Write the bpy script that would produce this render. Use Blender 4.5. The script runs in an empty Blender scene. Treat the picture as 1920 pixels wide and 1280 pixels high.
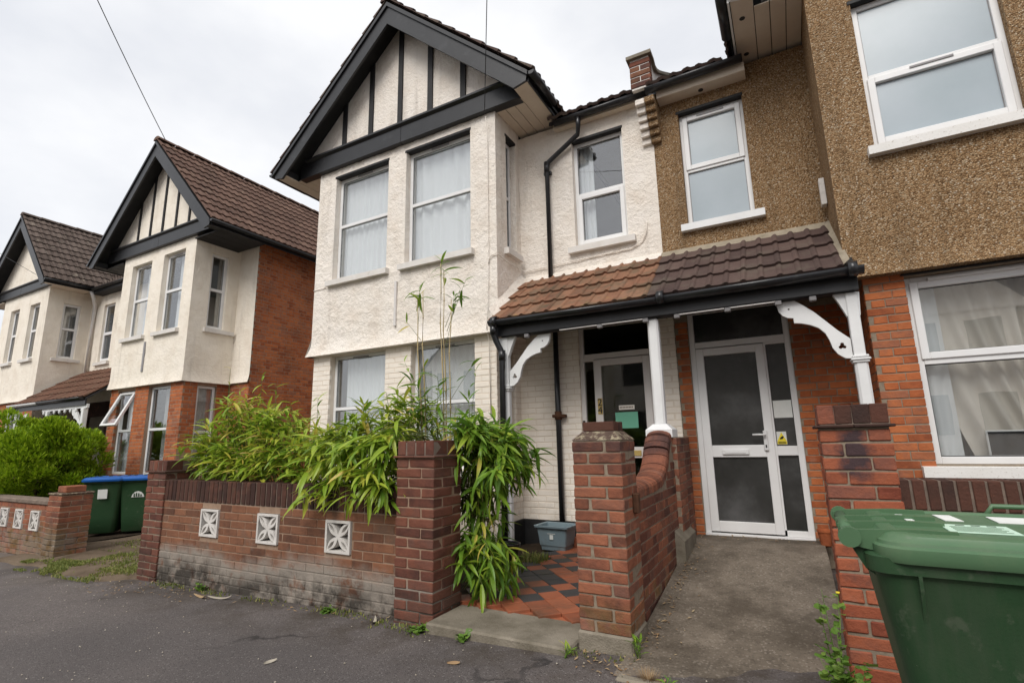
import bpy, bmesh, math, random
from mathutils import Vector, Matrix, noise
from mathutils.geometry import tessellate_polygon
random.seed(11)
R = math.radians
scene = bpy.context.scene
COL = scene.collection

# ------------------------------------------------------------------ camera
cam = bpy.data.cameras.new('camera'); camo = bpy.data.objects.new('camera', cam); COL.objects.link(camo)
YAW, PITCH, ROLL, FOC = -4.95139557e-01, 1.94820790e-01, -2.06789279e-02, 948.11
fw = Vector((math.sin(YAW)*math.cos(PITCH), math.cos(YAW)*math.cos(PITCH), math.sin(PITCH)))
r0 = Vector((math.cos(YAW), -math.sin(YAW), 0)); u0_ = r0.cross(fw)
rr = r0*math.cos(ROLL)+u0_*math.sin(ROLL); uu = -r0*math.sin(ROLL)+u0_*math.cos(ROLL)
m3 = Matrix((rr, uu, -fw)).transposed()
camo.matrix_world = Matrix.Translation((0, 0, 1.29)) @ m3.to_4x4()
cam.sensor_fit = 'HORIZONTAL'; cam.sensor_width = 36; cam.lens = FOC/1920*36
cam.clip_start = .05; cam.clip_end = 600
scene.camera = camo

# ------------------------------------------------------------------ world: overcast daylight
SUN_EL, SUN_AZ = 47, 178      # degrees; azimuth of the sun measured clockwise from +Y
w = bpy.data.worlds.new('World'); scene.world = w; w.use_nodes = True
nt = w.node_tree; nt.nodes.clear()
out = nt.nodes.new('ShaderNodeOutputWorld')
sky = nt.nodes.new('ShaderNodeTexSky'); sky.sky_type = 'NISHITA'; sky.sun_disc = False
sky.sun_elevation = R(SUN_EL); sky.sun_rotation = R(SUN_AZ); sky.air_density = 1.0; sky.dust_density = 2.0
bg1 = nt.nodes.new('ShaderNodeBackground'); bg1.inputs['Strength'].default_value = .1
nt.links.new(sky.outputs[0], bg1.inputs['Color'])
tc = nt.nodes.new('ShaderNodeTexCoord')
mp = nt.nodes.new('ShaderNodeMapping'); mp.inputs['Scale'].default_value = (1, 1, 1.9); mp.inputs['Location'].default_value = (.35, .1, .2)
nt.links.new(tc.outputs['Generated'], mp.inputs['Vector'])
nz = nt.nodes.new('ShaderNodeTexNoise'); nz.inputs['Scale'].default_value = 2.1; nz.inputs['Detail'].default_value = 6; nz.inputs['Roughness'].default_value = .5
nt.links.new(mp.outputs[0], nz.inputs['Vector'])
cr = nt.nodes.new('ShaderNodeValToRGB')
cr.color_ramp.elements[0].position = .32; cr.color_ramp.elements[0].color = (.49, .505, .54, 1)
cr.color_ramp.elements[1].position = .60; cr.color_ramp.elements[1].color = (.68, .68, .685, 1)
nt.links.new(nz.outputs['Fac'], cr.inputs['Fac'])
bg2 = nt.nodes.new('ShaderNodeBackground'); bg2.inputs['Strength'].default_value = 1.0
nt.links.new(cr.outputs['Color'], bg2.inputs['Color'])
mx = nt.nodes.new('ShaderNodeMixShader'); mx.inputs['Fac'].default_value = .9     # nine tenths cloud cover
nt.links.new(bg1.outputs[0], mx.inputs[1]); nt.links.new(bg2.outputs[0], mx.inputs[2]); nt.links.new(mx.outputs[0], out.inputs['Surface'])

sun = bpy.data.lights.new('sun', 'SUN'); suno = bpy.data.objects.new('sun', sun); COL.objects.link(suno)
sun.energy = 1.5; sun.angle = R(35); sun.color = (1, .965, .92)
sd = Vector((math.sin(R(SUN_AZ))*math.cos(R(SUN_EL)), math.cos(R(SUN_AZ))*math.cos(R(SUN_EL)), math.sin(R(SUN_EL))))
suno.rotation_euler = sd.to_track_quat('Z', 'Y').to_euler(); suno.location = (0, -5, 20)
vs = scene.view_settings
vs.view_transform = 'Standard'; vs.look = 'None'; vs.exposure = 0.68; vs.gamma = 1.0; vs.use_curve_mapping = False

# ------------------------------------------------------------------ materials
class T:
    def __init__(s, name):
        s.m = bpy.data.materials.new(name); s.m.use_nodes = True; s.nt = s.m.node_tree; s.nt.nodes.clear()
        s.out = s.n('ShaderNodeOutputMaterial')
        s.geo = s.n('ShaderNodeNewGeometry')
    def n(s, t, **k):
        nd = s.nt.nodes.new(t)
        for a, b in k.items(): setattr(nd, a, b)
        return nd
    def set(s, sock, v):
        if hasattr(v, 'is_output'): s.nt.links.new(v, sock)
        else: sock.default_value = v
    def math(s, op, a, b=0.0, clamp=False):
        nd = s.n('ShaderNodeMath', operation=op, use_clamp=clamp); s.set(nd.inputs[0], a); s.set(nd.inputs[1], b); return nd.outputs[0]
    def noise(s, scale, detail=5, rough=.6, vec=None):
        nd = s.n('ShaderNodeTexNoise'); nd.inputs['Scale'].default_value = scale; nd.inputs['Detail'].default_value = detail
        nd.inputs['Roughness'].default_value = rough; s.set(nd.inputs['Vector'], vec or s.geo.outputs['Position']); return nd.outputs['Fac']
    def vor(s, scale, feature='F1', vec=None, rnd=1.0):
        nd = s.n('ShaderNodeTexVoronoi', feature=feature); nd.inputs['Scale'].default_value = scale; nd.inputs['Randomness'].default_value = rnd
        s.set(nd.inputs['Vector'], vec or s.geo.outputs['Position']); return nd
    def ramp(s, fac, stops, interp='LINEAR'):
        nd = s.n('ShaderNodeValToRGB'); e = nd.color_ramp; e.interpolation = interp
        while len(e.elements) < len(stops): e.elements.new(.5)
        for el, (p, c) in zip(e.elements, stops): el.position = p; el.color = (*c, 1) if len(c) == 3 else c
        s.set(nd.inputs['Fac'], fac); return nd.outputs['Color']
    def mix(s, fac, a, b, blend='MIX'):
        nd = s.n('ShaderNodeMix', data_type='RGBA', blend_type=blend); s.set(nd.inputs[0], fac)
        s.set(nd.inputs[6], a if hasattr(a, 'is_output') else (*a, 1)); s.set(nd.inputs[7], b if hasattr(b, 'is_output') else (*b, 1)); return nd.outputs[2]
    def maprange(s, v, a, b, c=0.0, d=1.0):
        nd = s.n('ShaderNodeMapRange'); s.set(nd.inputs[0], v)
        for i, x in enumerate((a, b, c, d)): nd.inputs[i+1].default_value = x
        return nd.outputs[0]
    def rand(s):
        oi = s.n('ShaderNodeObjectInfo'); return s.math('FRACT', s.math('ADD', oi.outputs['Random'], s.geo.outputs['Random Per Island']))
    def z(s):
        sp = s.n('ShaderNodeSeparateXYZ'); s.set(sp.inputs[0], s.geo.outputs['Position']); return sp.outputs
    def bump(s, h, strength, dist, prev=None):
        nd = s.n('ShaderNodeBump'); nd.inputs['Strength'].default_value = strength; nd.inputs['Distance'].default_value = dist
        s.set(nd.inputs['Height'], h)
        if prev: s.set(nd.inputs['Normal'], prev)
        return nd.outputs[0]
    def principled(s, col, rough=.7, spec=.3, normal=None, metal=0.0, **k):
        b = s.n('ShaderNodeBsdfPrincipled'); s.set(b.inputs['Base Color'], col if hasattr(col, 'is_output') else (*col, 1))
        s.set(b.inputs['Roughness'], rough); b.inputs['Specular IOR Level'].default_value = spec; b.inputs['Metallic'].default_value = metal
        if normal: s.set(b.inputs['Normal'], normal)
        for a, v in k.items(): s.set(b.inputs[a], v)
        s.nt.links.new(b.outputs[0], s.out.inputs['Surface']); return b

def basic(name, cols, rough=.7, spec=.3, nscale=6, wn=1.0, wr=0.0, off=0.0, bumps=(), stains=(), detail=6, streak=0.0, streakcol=(.2, .17, .14)):
    """colour = ramp(noise*wn + random*wr + off); stains = (colour, scale, lo, hi, z0, z1, amount)"""
    t = T(name)
    f = t.math('MULTIPLY', t.maprange(t.noise(nscale, detail), .25, .75), wn)
    if wr: f = t.math('ADD', f, t.math('MULTIPLY', t.rand(), wr))
    f = t.math('ADD', f, off, True)
    cols = cols if len(cols) > 1 else cols*2
    n = len(cols); col = t.ramp(f, [(i/max(1, n-1), c) for i, c in enumerate(cols)])
    for (c, sc, lo, hi, z0, z1, am) in stains:
        m = t.maprange(t.noise(sc, 7, .65), lo, hi)
        if z0 is not None: m = t.math('MULTIPLY', m, t.maprange(t.math('ADD', t.z()[2], t.math('MULTIPLY', t.math('SUBTRACT', t.noise(1.7, 6, .65), .5), .5 if z1 > z0 else 0.0)), z0, z1, 1.0, 0.0))
        col = t.mix(t.math('MULTIPLY', m, am), col, c)
    if streak:
        mp = t.n('ShaderNodeMapping'); mp.inputs['Scale'].default_value = (7, 7, .55); t.set(mp.inputs['Vector'], t.geo.outputs['Position'])
        sk = t.math('MULTIPLY', t.maprange(t.noise(1.0, 5, .6, mp.outputs[0]), .52, .78), t.maprange(t.noise(.9, 3), .4, .62))
        col = t.mix(t.math('MULTIPLY', sk, streak), col, streakcol)
    nrm = None
    for (kind, sc, st, di) in bumps:
        h = t.noise(sc, 5) if kind == 'n' else t.vor(sc).outputs['Distance']
        nrm = t.bump(h, st, di, nrm)
    t.principled(col, rough, spec, nrm); return t.m

M = {}
M['render'] = basic('cream_roughcast', [(.76, .67, .575), (.855, .785, .70), (.88, .82, .75)], .9, .12, 3.0, streak=.5, streakcol=(.36, .31, .26),
                    bumps=(('n', 20, .55, .045), ('n', 55, .6, .02), ('v', 95, .35, .008)), stains=(((.34, .30, .26), 1.4, .62, .80, None, None, .35), ((.30, .27, .22), 7, .66, .78, None, None, .3)))
M['render2'] = basic('warm_cream_roughcast', [(.74, .655, .545), (.835, .765, .655), (.87, .80, .70)], .9, .12, 3.0, streak=.5, streakcol=(.36, .31, .26),
                     bumps=(('n', 14, .5, .03), ('n', 45, .5, .012)), stains=(((.34, .30, .26), 1.2, .62, .80, None, None, .35),))
M['painted_brick'] = basic('cream_painted_brick', [(.77, .69, .59), (.86, .79, .70)], .75, .2, 5, wr=.35,
                           bumps=(('n', 60, .3, .006),), stains=(((.32, .27, .2), 3, .62, .8, None, None, .35), ((.25, .2, .14), 6, .5, .75, .25, .7, .5)))
M['painted_joint'] = basic('cream_painted_joint', [(.68, .59, .49), (.76, .67, .565)], .85, .1, 9, bumps=(('n', 60, .3, .006),))
def pebble():
    t = T('pebbledash')
    v = t.vor(84); v2 = t.vor(140)
    sp = t.n('ShaderNodeSeparateColor'); t.set(sp.inputs[0], v.outputs['Color'])
    c = t.ramp(sp.outputs[0], [(0, (.16, .085, .035)), (.25, (.32, .185, .085)), (.5, (.42, .255, .125)), (.75, (.50, .33, .18)), (.93, (.56, .42, .27)), (1, (.74, .62, .48))])
    gap = t.maprange(v.outputs['Distance'], .38, .75)
    c = t.mix(t.math('MULTIPLY', gap, .55), c, (.15, .09, .04))
    c = t.mix(t.math('MULTIPLY', t.maprange(t.noise(1.1, 4), .45, .75), .25), c, (.24, .15, .075))
    mp = t.n('ShaderNodeMapping'); mp.inputs['Scale'].default_value = (5, 5, .5); t.set(mp.inputs['Vector'], t.geo.outputs['Position'])
    c = t.mix(t.math('MULTIPLY', t.maprange(t.noise(1.0, 5, .6, mp.outputs[0]), .50, .74), .45), c, (.13, .085, .045))
    nr = t.bump(t.math('SUBTRACT', 1.0, v.outputs['Distance']), .9, .022)
    nr = t.bump(t.math('SUBTRACT', 1.0, v2.outputs['Distance']), .4, .010, nr)
    t.principled(c, .8, .25, nr); return t.m
M['pebble'] = pebble()
def bricks(name, cols, stains=(), rough=.85):
    return basic(name, cols, rough, .18, 9, wn=.55, wr=.9, off=-.2, bumps=(('n', 45, .5, .012), ('n', 160, .4, .005)), stains=(((.055, .03, .025), 1.3, .50, .74, None, None, .55), ((.36, .31, .26), 3.7, .66, .82, None, None, .45))+tuple(stains))
M['brick_wall'] = bricks('brown_red_brick', [(.115, .056, .036), (.19, .086, .05), (.25, .112, .062), (.17, .10, .068)],
    (((.30, .265, .225), 4.2, .36, .48, .16, .32, .95), ((.022, .019, .016), 5, .36, .54, .0, .19, .85), ((.10, .055, .04), 1.6, .55, .75, None, None, .5)))
M['brick_pillar'] = bricks('dark_red_brick', [(.075, .034, .026), (.135, .052, .036), (.19, .072, .046), (.145, .07, .052)],
    (((.06, .05, .042), 4, .45, .62, -.05, .30, .6), ((.07, .045, .04), 2.2, .56, .72, None, None, .55)))
M['brick_gate'] = bricks('red_brick', [(.14, .058, .038), (.245, .09, .052), (.32, .122, .068), (.19, .088, .062)],
    (((.17, .12, .04), 3, .42, .56, .10, .36, .75), ((.055, .034, .034), 3, .35, .55, 1.22, 1.02, .75), ((.07, .04, .034), 3, .52, .68, None, None, .55), ((.5, .45, .4), 40, .68, .74, None, None, .6), ((.27, .235, .20), 4.2, .40, .54, .02, .22, .45)))
M['brick_near'] = bricks('bright_red_brick', [(.19, .050, .029), (.27, .075, .040), (.32, .098, .05), (.25, .087, .06)],
    (((.10, .055, .05), 2.6, .60, .72, None, None, .6), ((.5, .42, .36), 60, .70, .76, None, None, .4)))
def sooted():
    m = bricks('bright_red_brick', [(.18, .05, .030), (.28, .080, .042), (.35, .108, .054), (.24, .092, .062)], (((.10, .055, .05), 2.6, .60, .72, None, None, .6), ((.5, .42, .36), 60, .70, .76, None, None, .4)))
    nt = m.node_tree; b = [n for n in nt.nodes if n.type == 'BSDF_PRINCIPLED'][0]; t = T.__new__(T); t.m = m; t.nt = nt
    t.geo = [n for n in nt.nodes if n.type == 'NEW_GEOMETRY'][0]
    src = b.inputs['Base Color'].links[0].from_socket
    mp = t.n('ShaderNodeMapping'); mp.inputs['Location'].default_value = (-.285*11, -3.36*4, -1.20*5.5); mp.inputs['Scale'].default_value = (11, 4, 5.5); t.set(mp.inputs['Vector'], t.geo.outputs['Position'])
    ln = t.n('ShaderNodeVectorMath', operation='LENGTH'); t.set(ln.inputs[0], mp.outputs[0])
    d = t.math('ADD', ln.outputs['Value'], t.math('MULTIPLY', t.math('SUBTRACT', t.noise(16, 6), .5), 1.4))
    t.set(b.inputs['Base Color'], t.mix(t.maprange(d, 1.1, .55, 0, .92), src, (.045, .036, .042))); return m
M['brick_near'] = sooted()
M['cap_dirty'] = basic('dirty_cap_mortar', [(.075, .05, .04), (.13, .09, .07)], .95, .1, 8, bumps=(('n', 30, .6, .02),), stains=(((.36, .31, .21), 22, .50, .60, None, None, .8),))
M['brick_orange'] = bricks('orange_brick', [(.27, .078, .034), (.40, .118, .044), (.48, .155, .058), (.32, .125, .07)],
    (((.2, .1, .07), 3, .6, .75, None, None, .5),))
M['brick_dark'] = bricks('sooty_brick', [(.045, .028, .024), (.075, .038, .028), (.12, .05, .034)],
    (((.20, .075, .045), 6, .60, .72, None, None, .7), ((.2, .19, .17), 12, .68, .76, None, None, .4)))
M['brick_coping'] = bricks('weathered_coping_brick', [(.045, .025, .021), (.068, .034, .026), (.10, .045, .031)],
    (((.2, .085, .055), 5, .55, .72, None, None, .6), ((.10, .11, .05), 7, .62, .72, None, None, .4)))
M['mortar'] = basic('lime_mortar', [(.19, .15, .11), (.32, .26, .195)], .95, .1, 30, bumps=(('n', 90, .4, .006),), stains=(((.15, .13, .1), 3, .5, .7, -.1, .4, .6),))
M['mortar_dark'] = basic('sooty_mortar', [(.13, .105, .085), (.26, .20, .16)], .95, .1, 14, bumps=(('n', 90, .4, .006),))
M['mortar_brown'] = basic('brown_mortar', [(.26, .175, .12), (.36, .25, .18)], .95, .1, 14, bumps=(('n', 90, .4, .006),),
    stains=(((.30, .265, .225), 4.2, .36, .48, .16, .32, .95), ((.022, .019, .016), 5, .36, .54, .0, .19, .85)))
M['black'] = basic('black_gloss_paint', [(.008, .008, .009), (.016, .016, .018)], .38, .5, 5, bumps=(('n', 9, .15, .01),), stains=(((.06, .06, .065), 4, .58, .8, None, None, .5), ((.22, .21, .20), 34, .70, .74, None, None, .5),))
M['black_matt'] = basic('black_worn_paint', [(.014, .014, .015), (.028, .027, .027)], .6, .3, 5, bumps=(('n', 30, .2, .006),))
M['gutter'] = basic('black_plastic', [(.012, .012, .013), (.024, .024, .026)], .3, .5, 6, stains=(((.16, .15, .13), 9, .62, .75, None, None, .35),))
M['grey_plastic'] = basic('grey_plastic', [(.20, .19, .19), (.26, .25, .25)], .4, .4, 6)
M['upvc'] = basic('white_plastic', [(.72, .71, .70), (.80, .80, .79)], .35, .4, 3)
M['upvc_warm'] = basic('off_white_plastic', [(.62, .58, .55), (.72, .69, .66)], .4, .4, 3)
M['white_paint'] = basic('white_gloss_paint', [(.68, .68, .67), (.80, .80, .79)], .45, .4, 4, bumps=(('n', 20, .12, .006),), stains=(((.35, .33, .3), 14, .66, .76, None, None, .5),))
M['sill'] = basic('painted_stone_sill', [(.62, .58, .53), (.74, .71, .67)], .6, .3, 5, bumps=(('n', 40, .2, .005),), stains=(((.3, .27, .23), 9, .6, .76, None, None, .5),))
M['sill_flaky'] = basic('flaking_sill', [(.74, .72, .68), (.8, .78, .75)], .7, .2, 5, bumps=(('n', 60, .4, .006),), stains=(((.30, .24, .17), 60, .60, .66, None, None, .6),))
M['soffit'] = basic('cream_board', [(.62, .52, .42), (.70, .61, .50)], .6, .3, 4)
M['soffit_gap'] = basic('dark_gap', [(.03, .027, .024)], .9, .1)
M['lead'] = basic('cement_fillet', [(.26, .22, .16), (.38, .325, .25)], .9, .1, 8, bumps=(('n', 25, .5, .02),), stains=(((.2, .17, .12), 9, .55, .7, None, None, .6),))
M['timber_panel'] = M['render']

def glassmat(name, tint=(.93, .96, .96), k=1.9, add=.03, rough=0.0):
    t = T(name)
    vd = t.n('ShaderNodeVectorMath', operation='DOT_PRODUCT'); t.set(vd.inputs[0], t.geo.outputs['Normal']); t.set(vd.inputs[1], t.geo.outputs['Incoming'])
    c = t.math('ABSOLUTE', vd.outputs['Value'])
    f = t.math('ADD', t.math('MULTIPLY', t.math('POWER', t.math('SUBTRACT', 1.0, c, True), 5.0), .5*k), .02*k+add, True)
    wv = t.bump(t.noise(1.3, 2), .02, .05)
    g = t.n('ShaderNodeBsdfGlossy'); g.inputs['Roughness'].default_value = rough; t.set(g.inputs['Normal'], wv)
    tr = t.n('ShaderNodeBsdfTransparent'); tr.inputs['Color'].default_value = (*tint, 1)
    ms = t.n('ShaderNodeMixShader'); t.set(ms.inputs['Fac'], f)
    t.nt.links.new(tr.outputs[0], ms.inputs[1]); t.nt.links.new(g.outputs[0], ms.inputs[2]); t.nt.links.new(ms.outputs[0], t.out.inputs['Surface']); return t.m
M['glass'] = glassmat('window_glass', (.97, .98, .98), 1.9, .14)
M['glass_door'] = glassmat('door_glass', (.62, .64, .58), 1.4, .03, .03)
M['glass_frost'] = basic('obscured_glass', [(.31, .37, .40), (.39, .44, .48)], .22, .6, 1.2)
M['glass_frost2'] = basic('obscured_door_glass', [(.012, .013, .011), (.04, .04, .038), (.115, .115, .115)], .24, .5, 1.1)  # broad grey tones paint the soft reflection gradient into the base colour
M['interior'] = basic('interior_plaster', [(.30, .27, .23), (.36, .33, .29)], .9, .1, 2)
M['hall'] = basic('hall_dark', [(.14, .13, .105), (.20, .18, .145)], .9, .1, 2)
def cloth(name, c, tr=.3):
    t = T(name); 
    d = t.n('ShaderNodeBsdfDiffuse'); d.inputs['Color'].default_value = (*c, 1)
    l = t.n('ShaderNodeBsdfTranslucent'); l.inputs['Color'].default_value = (*c, 1)
    ms = t.n('ShaderNodeMixShader'); ms.inputs['Fac'].default_value = tr
    t.nt.links.new(d.outputs[0], ms.inputs[1]); t.nt.links.new(l.outputs[0], ms.inputs[2]); t.nt.links.new(ms.outputs[0], t.out.inputs['Surface']); return t.m
M['net'] = cloth('white_net_curtain', (.86, .88, .89), .12)
M['net_grey'] = cloth('grey_net_curtain', (.46, .46, .45), .15)
M['curtain'] = cloth('beige_curtain', (.74, .69, .62), .1)
M['blind'] = cloth('grey_blind', (.26, .27, .24))

def tilemat(name, cols, stains):
    return basic(name, cols, .85, .15, 7, wn=.5, wr=.7, off=-.1, bumps=(('n', 35, .4, .012), ('n', 120, .3, .004)), stains=stains)
M['tile_orange'] = tilemat('orange_clay_tile', [(.11, .06, .042), (.20, .098, .06), (.26, .135, .082), (.18, .118, .082)],
    (((.10, .085, .055), 4, .46, .64, None, None, .7), ((.50, .46, .40), 30, .68, .74, None, None, .7), ((.30, .20, .06), 9, .58, .7, 2.6, 2.95, .8)))
M['tile_brown'] = tilemat('brown_concrete_tile', [(.060, .040, .036), (.088, .058, .05), (.12, .08, .068)],
    (((.13, .11, .085), 4, .5, .68, None, None, .5), ((.55, .52, .48), 26, .70, .75, None, None, .7)))
M['tile_far'] = tilemat('brown_roof_tile', [(.085, .052, .040), (.125, .074, .056), (.16, .098, .073)],
    (((.24, .17, .12), 4, .55, .7, None, None, .5), ((.38, .34, .27), 14, .67, .74, None, None, .6)))
M['tile_far2'] = tilemat('grey_brown_roof_tile', [(.075, .056, .046), (.105, .078, .065), (.14, .108, .09)],
    (((.30, .26, .20), 5, .58, .72, None, None, .6),))
M['tile_red_far'] = tilemat('red_brown_porch_tile', [(.10, .052, .038), (.15, .078, .052), (.19, .10, .07)], (((.15, .12, .08), 5, .5, .68, None, None, .5),))

def asphalt():
    t = T('asphalt')
    n1 = t.noise(1.1, 6); n2 = t.noise(190, 3, .7); v = t.vor(120)
    sp = t.n('ShaderNodeSeparateColor'); t.set(sp.inputs[0], v.outputs['Color'])
    c = t.ramp(n1, [(.3, (.090, .077, .072)), (.7, (.135, .115, .107))])
    c = t.mix(t.math('MULTIPLY', t.maprange(n2, .35, .7), .5), c, (.19, .165, .155))
    c = t.mix(t.math('MULTIPLY', t.math('GREATER_THAN', sp.outputs[0], .94), .55), c, (.30, .28, .26))
    c = t.mix(t.math('MULTIPLY', t.math('LESS_THAN', sp.outputs[1], .10), .6), c, (.04, .034, .032))
    big = t.maprange(t.noise(.35, 4, .55), .42, .58); c = t.mix(t.math('MULTIPLY', big, .45), c, (.06, .055, .056))
    dv = t.n('ShaderNodeVectorMath', operation='ADD'); nn = t.n('ShaderNodeTexNoise'); nn.inputs['Scale'].default_value = 2.5; nn.inputs['Detail'].default_value = 6; t.set(nn.inputs['Vector'], t.geo.outputs['Position'])
    sc = t.n('ShaderNodeVectorMath', operation='SCALE'); sc.inputs['Scale'].default_value = .55; t.set(sc.inputs[0], nn.outputs['Color']); t.set(dv.inputs[0], t.geo.outputs['Position']); t.set(dv.inputs[1], sc.outputs[0])
    ve = t.vor(.55, 'DISTANCE_TO_EDGE', dv.outputs[0]); crack = t.math('MULTIPLY', t.maprange(ve.outputs['Distance'], .004, .011, 1, 0), t.maprange(t.noise(1.2, 3), .5, .62)); c = t.mix(t.math('MULTIPLY', crack, .75), c, (.022, .02, .02))
    # grit washed along the foot of the wall
    yy = t.maprange(t.z()[1], 2.5, 3.2); m = t.math('MULTIPLY', yy, t.maprange(t.noise(3.2, 7, .7), .42, .62))
    c = t.mix(t.math('MULTIPLY', m, .8), c, (.05, .038, .026))
    # dusty worn crossover towards the drive
    xx = t.maprange(t.z()[0], -9.5, -6.3, 1.0, 0.0); m2 = t.math('MULTIPLY', xx, t.maprange(t.noise(.9, 6, .6), .42, .6))
    c = t.mix(t.math('MULTIPLY', m2, .55), c, (.20, .165, .135))
    nr = t.bump(n2, .5, .008); nr = t.bump(t.math('SUBTRACT', 1.0, v.outputs['Distance']), .45, .006, nr); nr = t.bump(n1, .3, .05, nr)
    t.principled(c, .82, .25, nr); return t.m
M['asphalt'] = asphalt()
def concrete(name, a, b, dirt, peb=True):
    t = T(name); n1 = t.noise(2.2, 7, .65); v = t.vor(85)
    sp = t.n('ShaderNodeSeparateColor'); t.set(sp.inputs[0], v.outputs['Color'])
    c = t.ramp(n1, [(.3, a), (.7, b)])
    if peb:
        c = t.mix(t.math('MULTIPLY', t.math('GREATER_THAN', sp.outputs[0], .88), .35), c, (.38, .33, .27))
        c = t.mix(t.math('MULTIPLY', t.math('LESS_THAN', sp.outputs[1], .14), .35), c, (.06, .05, .04))
    c = t.mix(t.math('MULTIPLY', t.maprange(t.noise(1.6, 8, .72), .44, .62), .75), c, dirt)
    nr = t.bump(t.math('SUBTRACT', 1.0, v.outputs['Distance']), .45, .006); nr = t.bump(t.noise(9, 5), .35, .02, nr)
    t.principled(c, .88, .2, nr); return t.m
M['concrete'] = concrete('old_concrete', (.115, .094, .072), (.235, .195, .152), (.065, .051, .037))
M['kerbstone'] = concrete('concrete_step', (.19, .165, .125), (.28, .245, .195), (.10, .085, .06), False)
M['dirt'] = basic('dry_dirt', [(.085, .062, .042), (.15, .112, .078), (.20, .155, .112)], .95, .1, 3, bumps=(('n', 30, .6, .02), ('n', 120, .4, .006)))
M['soil'] = basic('dark_soil', [(.03, .022, .015), (.06, .043, .03)], .95, .1, 6, bumps=(('n', 25, .6, .03),))
M['quarry_red'] = basic('red_quarry_tile', [(.22, .068, .034), (.34, .105, .05), (.42, .135, .065)], .6, .35, 8, wn=.5, wr=.6, bumps=(('n', 30, .2, .005),),
    stains=(((.07, .055, .035), 2.4, .44, .64, None, None, .6),))
M['quarry_black'] = basic('dark_quarry_tile', [(.032, .032, .034), (.065, .062, .062)], .6, .35, 8, wn=.5, wr=.6, bumps=(('n', 30, .2, .005),), stains=(((.07, .06, .03), 2.4, .5, .66, None, None, .6),))
M['bin_green'] = basic('green_bin_plastic', [(.018, .053, .020), (.026, .068, .027)], .5, .4, 3, bumps=(('n', 160, .14, .002), ('n', 5, .12, .02)), streak=.75, streakcol=(.075, .085, .06), stains=(((.4, .42, .36), 55, .725, .75, None, None, .7), ((.07, .09, .05), 2, .5, .72, None, None, .5), ((.11, .13, .09), 13, .60, .68, None, None, .45), ((.30, .33, .27), 90, .70, .73, None, None, .6)))
M['lid_green_skylit'] = basic('green_lid_plastic_skylit', [(.065, .135, .066), (.08, .16, .08)], .45, .45, 3, bumps=(('n', 160, .10, .002),), stains=(((.14, .18, .10), 3, .52, .72, None, None, .55), ((.2, .22, .17), 20, .64, .72, None, None, .35)))  # bin green again, lightened: sky light on the lid is put into its colour
M['lid_blue'] = basic('blue_lid_plastic', [(.01, .09, .33), (.014, .11, .40)], .4, .45, 3)
M['box_blue'] = basic('grey_blue_plastic', [(.17, .235, .265), (.21, .275, .305)], .5, .4, 4, stains=(((.1, .1, .08), 4, .55, .7, .05, .3, .5),))
M['pot'] = M['gutter']
M['paper'] = basic('white_paper', [(.66, .67, .64), (.76, .77, .73)], .7, .2, 9)
M['paper_green'] = basic('mint_paper', [(.13, .37, .25), (.15, .40, .28)], .6, .3, 9)
M['sticker_mint'] = basic('pale_mint_sticker', [(.52, .74, .58), (.62, .8, .66)], .4, .4, 30)
M['yellow'] = basic('yellow_sticker', [(.78, .62, .03), (.82, .66, .04)], .4, .4)
M['ink'] = basic('black_ink', [(.012, .012, .012)], .5, .4)
M['brass'] = basic('worn_brass', [(.42, .29, .09), (.52, .38, .14)], .35, .5, 30)
M['cable'] = basic('brown_cable', [(.10, .075, .06), (.14, .11, .09)], .6, .3)
M['cable_black'] = basic('black_cable', [(.02, .02, .022)], .6, .3)
M['white_block'] = basic('white_cast_block', [(.56, .53, .49), (.70, .67, .63)], .8, .2, 9, bumps=(('n', 80, .3, .004),), stains=(((.25, .22, .19), 12, .58, .72, None, None, .6),))
M['rust'] = basic('rusty_iron', [(.05, .025, .015), (.12, .055, .03)], .8, .2, 20)
M['steel'] = basic('white_handle', [(.7, .7, .69)], .3, .5)
M['dead'] = basic('dead_leaf', [(.16, .09, .045), (.30, .19, .10), (.42, .33, .20)], .85, .15, 10, wn=.3, wr=.8)
M['pale'] = basic('pale_debris', [(.30, .26, .20), (.45, .41, .34)], .8, .2, 10, wn=.3, wr=.8)
M['roof_far'] = basic('slate_roof', [(.06, .055, .055), (.09, .08, .08)], .7, .3, 4)

def leafmat(name, stops, trans=.35, gloss=.35):
    t = T(name); oi = t.n('ShaderNodeObjectInfo')
    r = t.math('FRACT', t.math('ADD', oi.outputs['Random'], t.geo.outputs['Random Per Island']))
    f = t.math('ADD', t.math('MULTIPLY', t.maprange(t.noise(2.0, 3), .3, .7), .35), t.math('MULTIPLY', r, .75), True)
    c = t.ramp(f, stops)
    b = t.n('ShaderNodeBsdfPrincipled'); t.set(b.inputs['Base Color'], c); b.inputs['Roughness'].default_value = gloss; b.inputs['Specular IOR Level'].default_value = .35
    tl = t.n('ShaderNodeBsdfTranslucent'); t.set(tl.inputs['Color'], c)
    ms = t.n('ShaderNodeMixShader'); ms.inputs['Fac'].default_value = trans
    t.nt.links.new(b.outputs[0], ms.inputs[1]); t.nt.links.new(tl.outputs[0], ms.inputs[2]); t.nt.links.new(ms.outputs[0], t.out.inputs['Surface']); return t.m
M['leaf'] = leafmat('bamboo_leaf', [(0, (.08, .16, .018)), (.25, (.18, .31, .028)), (.55, (.31, .43, .04)), (.80, (.42, .49, .055)), (.92, (.62, .50, .09)), (1, (.66, .50, .20))])
M['leaf_green'] = leafmat('bamboo_leaf_green', [(0, (.06, .14, .018)), (.4, (.14, .27, .03)), (.72, (.24, .39, .04)), (.93, (.36, .46, .05)), (1, (.56, .46, .10))])
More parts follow.
